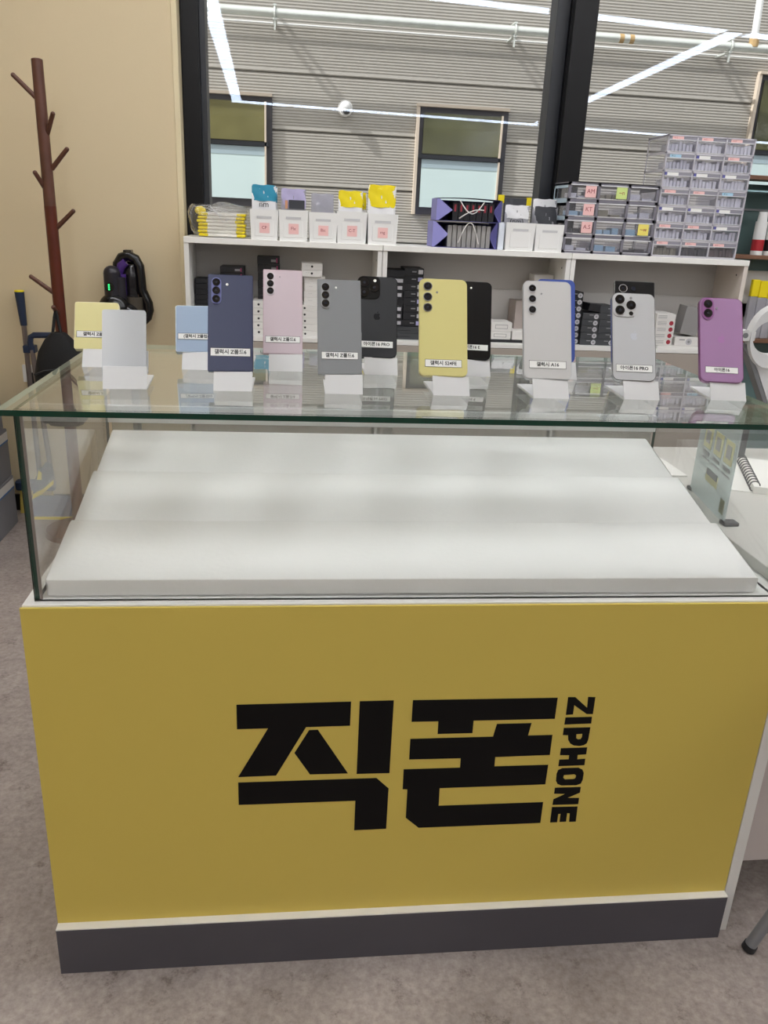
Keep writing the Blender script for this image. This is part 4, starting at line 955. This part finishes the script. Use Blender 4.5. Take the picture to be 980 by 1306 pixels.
# vacuum
vc = root('cordless_vacuum', (-.26, 2.27, .2), 'black and purple cordless vacuum hanging on its wall dock', 'vacuum cleaner')
GB = mat('gloss_black_plastic', '#0b0b0e', .2); PV = mat('purple_plastic', '#4a2d7a', .25); SMK = mat('smoky_bin', '#4a443c', .15); DGP = mat('dark_grey_plastic', '#26242c', .3)
obj('dock', MB().box(-.286, -.196, 2.285, 2.3195, .82, 1.045, .012), GB, vc); obj('dock_tab', MB().box(-.262, -.232, 2.25, 2.30, 1.06, 1.088, .003), GB, vc)
loop = [(-.288, 1.00), (-.284, 1.035), (-.268, 1.060), (-.242, 1.068), (-.216, 1.056), (-.203, 1.030), (-.200, .985), (-.199, .94), (-.190, .918), (-.178, .89), (-.176, .865), (-.184, .838), (-.205, .818), (-.232, .812)]
obj('handle_loop', MB().tube([(x, 2.25, z) for x, z in loop], [.019] * 7 + [.020] * 7, 12), GB, vc, smooth=True)
obj('inner_shell', MB().box(-.275, -.213, 2.245, 2.284, .86, 1.035, .012), mat('smoky_black', '#1a181b', .15), vc, smooth=True)
obj('purple_grip', MB().tube([(-.280, 2.235, 1.00), (-.268, 2.232, 1.03), (-.25, 2.232, 1.045)], [.014, .017, .015], 12).tube([(-.262, 2.22, .92), (-.262, 2.22, 1.0)], .012, 12), PV, vc, smooth=True)
obj('motor_body', MB().cyl((-.300, 2.21, .89), (-.300, 2.21, 1.005), .032).ball((-.300, 2.21, 1.003), .032, (1, 1, .9)).cyl((-.272, 2.21, .89), (-.272, 2.21, .99), .022), DGP, vc, smooth=True)
obj('battery', MB().ball((-.298, 2.20, .868), .060, (1, .7, 1.05), 24).ball((-.255, 2.21, .845), .050, (1, .8, 1), 20), GB, vc, smooth=True)
obj('dust_bin', MB().cyl((-.228, 2.24, .83), (-.228, 2.24, .915), .034), SMK, vc, smooth=True)
lp = obj('light_panel', MB().cyl((-.306, 2.18, .955), (-.306, 2.172, .955), .017), GB, vc)
obj('charge_light', MB().box(-.309, -.3035, 2.1705, 2.172, .9435, .9490).box(-.309, -.3035, 2.1705, 2.172, .9515, .9570).box(-.309, -.3035, 2.1705, 2.172, .9595, .9650), emit('green_led', '#35ff7a', 1.0), lp)
obj('tube', MB().cyl((-.245, 2.24, .12), (-.245, 2.24, .82), .017), DGP, vc, smooth=True); obj('floor_head', MB().box(-.35, -.14, 2.17, 2.29, 0.001, .075, .015).cyl((-.245, 2.24, .07), (-.245, 2.24, .13), .02), DGP, vc, smooth=True)
# wall outlet
ou = root('wall_outlet', (-.655, 2.318, .60), 'white wall outlet with a round black plug behind the broom', 'outlet')
obj('plate', MB().box(-.70, -.635, 2.308, 2.3195, .555, .625, .002), PLW, ou); obj('plug', MB().cyl((-.655, 2.305, .575), (-.655, 2.285, .575), .022), BBOX, ou, smooth=True)
# cartons
KR = mat('grey_carton', '#77777c', .6, noise=.08, nscale=12); KW = mat('carton_white_band', '#d4d2ce', .6); KB = mat('carton_blue_band', '#35649a', .5); KD = mat('carton_dark', '#3c3e45', .6)
def carton(z0, z1, x1, y0, y1, label, band):
    o = root('carton', (x1 - .25, (y0 + y1) / 2, z0), label, 'carton', 'cartons stacked at the left')
    obj('body', MB().box(x1 - .5, x1, y0, y1, z0, z1 - .001, .003), KR, o)
    obj('white_band', MB().box(x1 - .01, x1 + .0008, y0 + .002, y1 - .002, z1 - .045, z1 - .012), KW, o)
    obj('blue_band', MB().box(x1 - .01, x1 + .0010, y0 + .002, y1 - .002, z1 - .052, z1 - .045), KB, o)
    for q in range(2): obj('print', MB().box(x1 - .01, x1 + .0012, y0 + .06 + .12 * q, y0 + .12 + .12 * q, z0 + .03, z0 + .075), KD, o)
    if band: obj('label', MB().box(x1 - .01, x1 + .0013, y1 - .18, y1 - .06, z0 + .10, z0 + .16), KW, o)
carton(0, .205, -.735, 1.66, 2.165, 'bottom grey carton with white and blue band at the left edge', 0)
carton(.205, .40, -.737, 1.66, 2.16, 'middle grey carton in the stack at the left edge', 0)
carton(.40, .582, -.745, 1.66, 2.15, 'top grey carton in the stack at the left edge', 1)
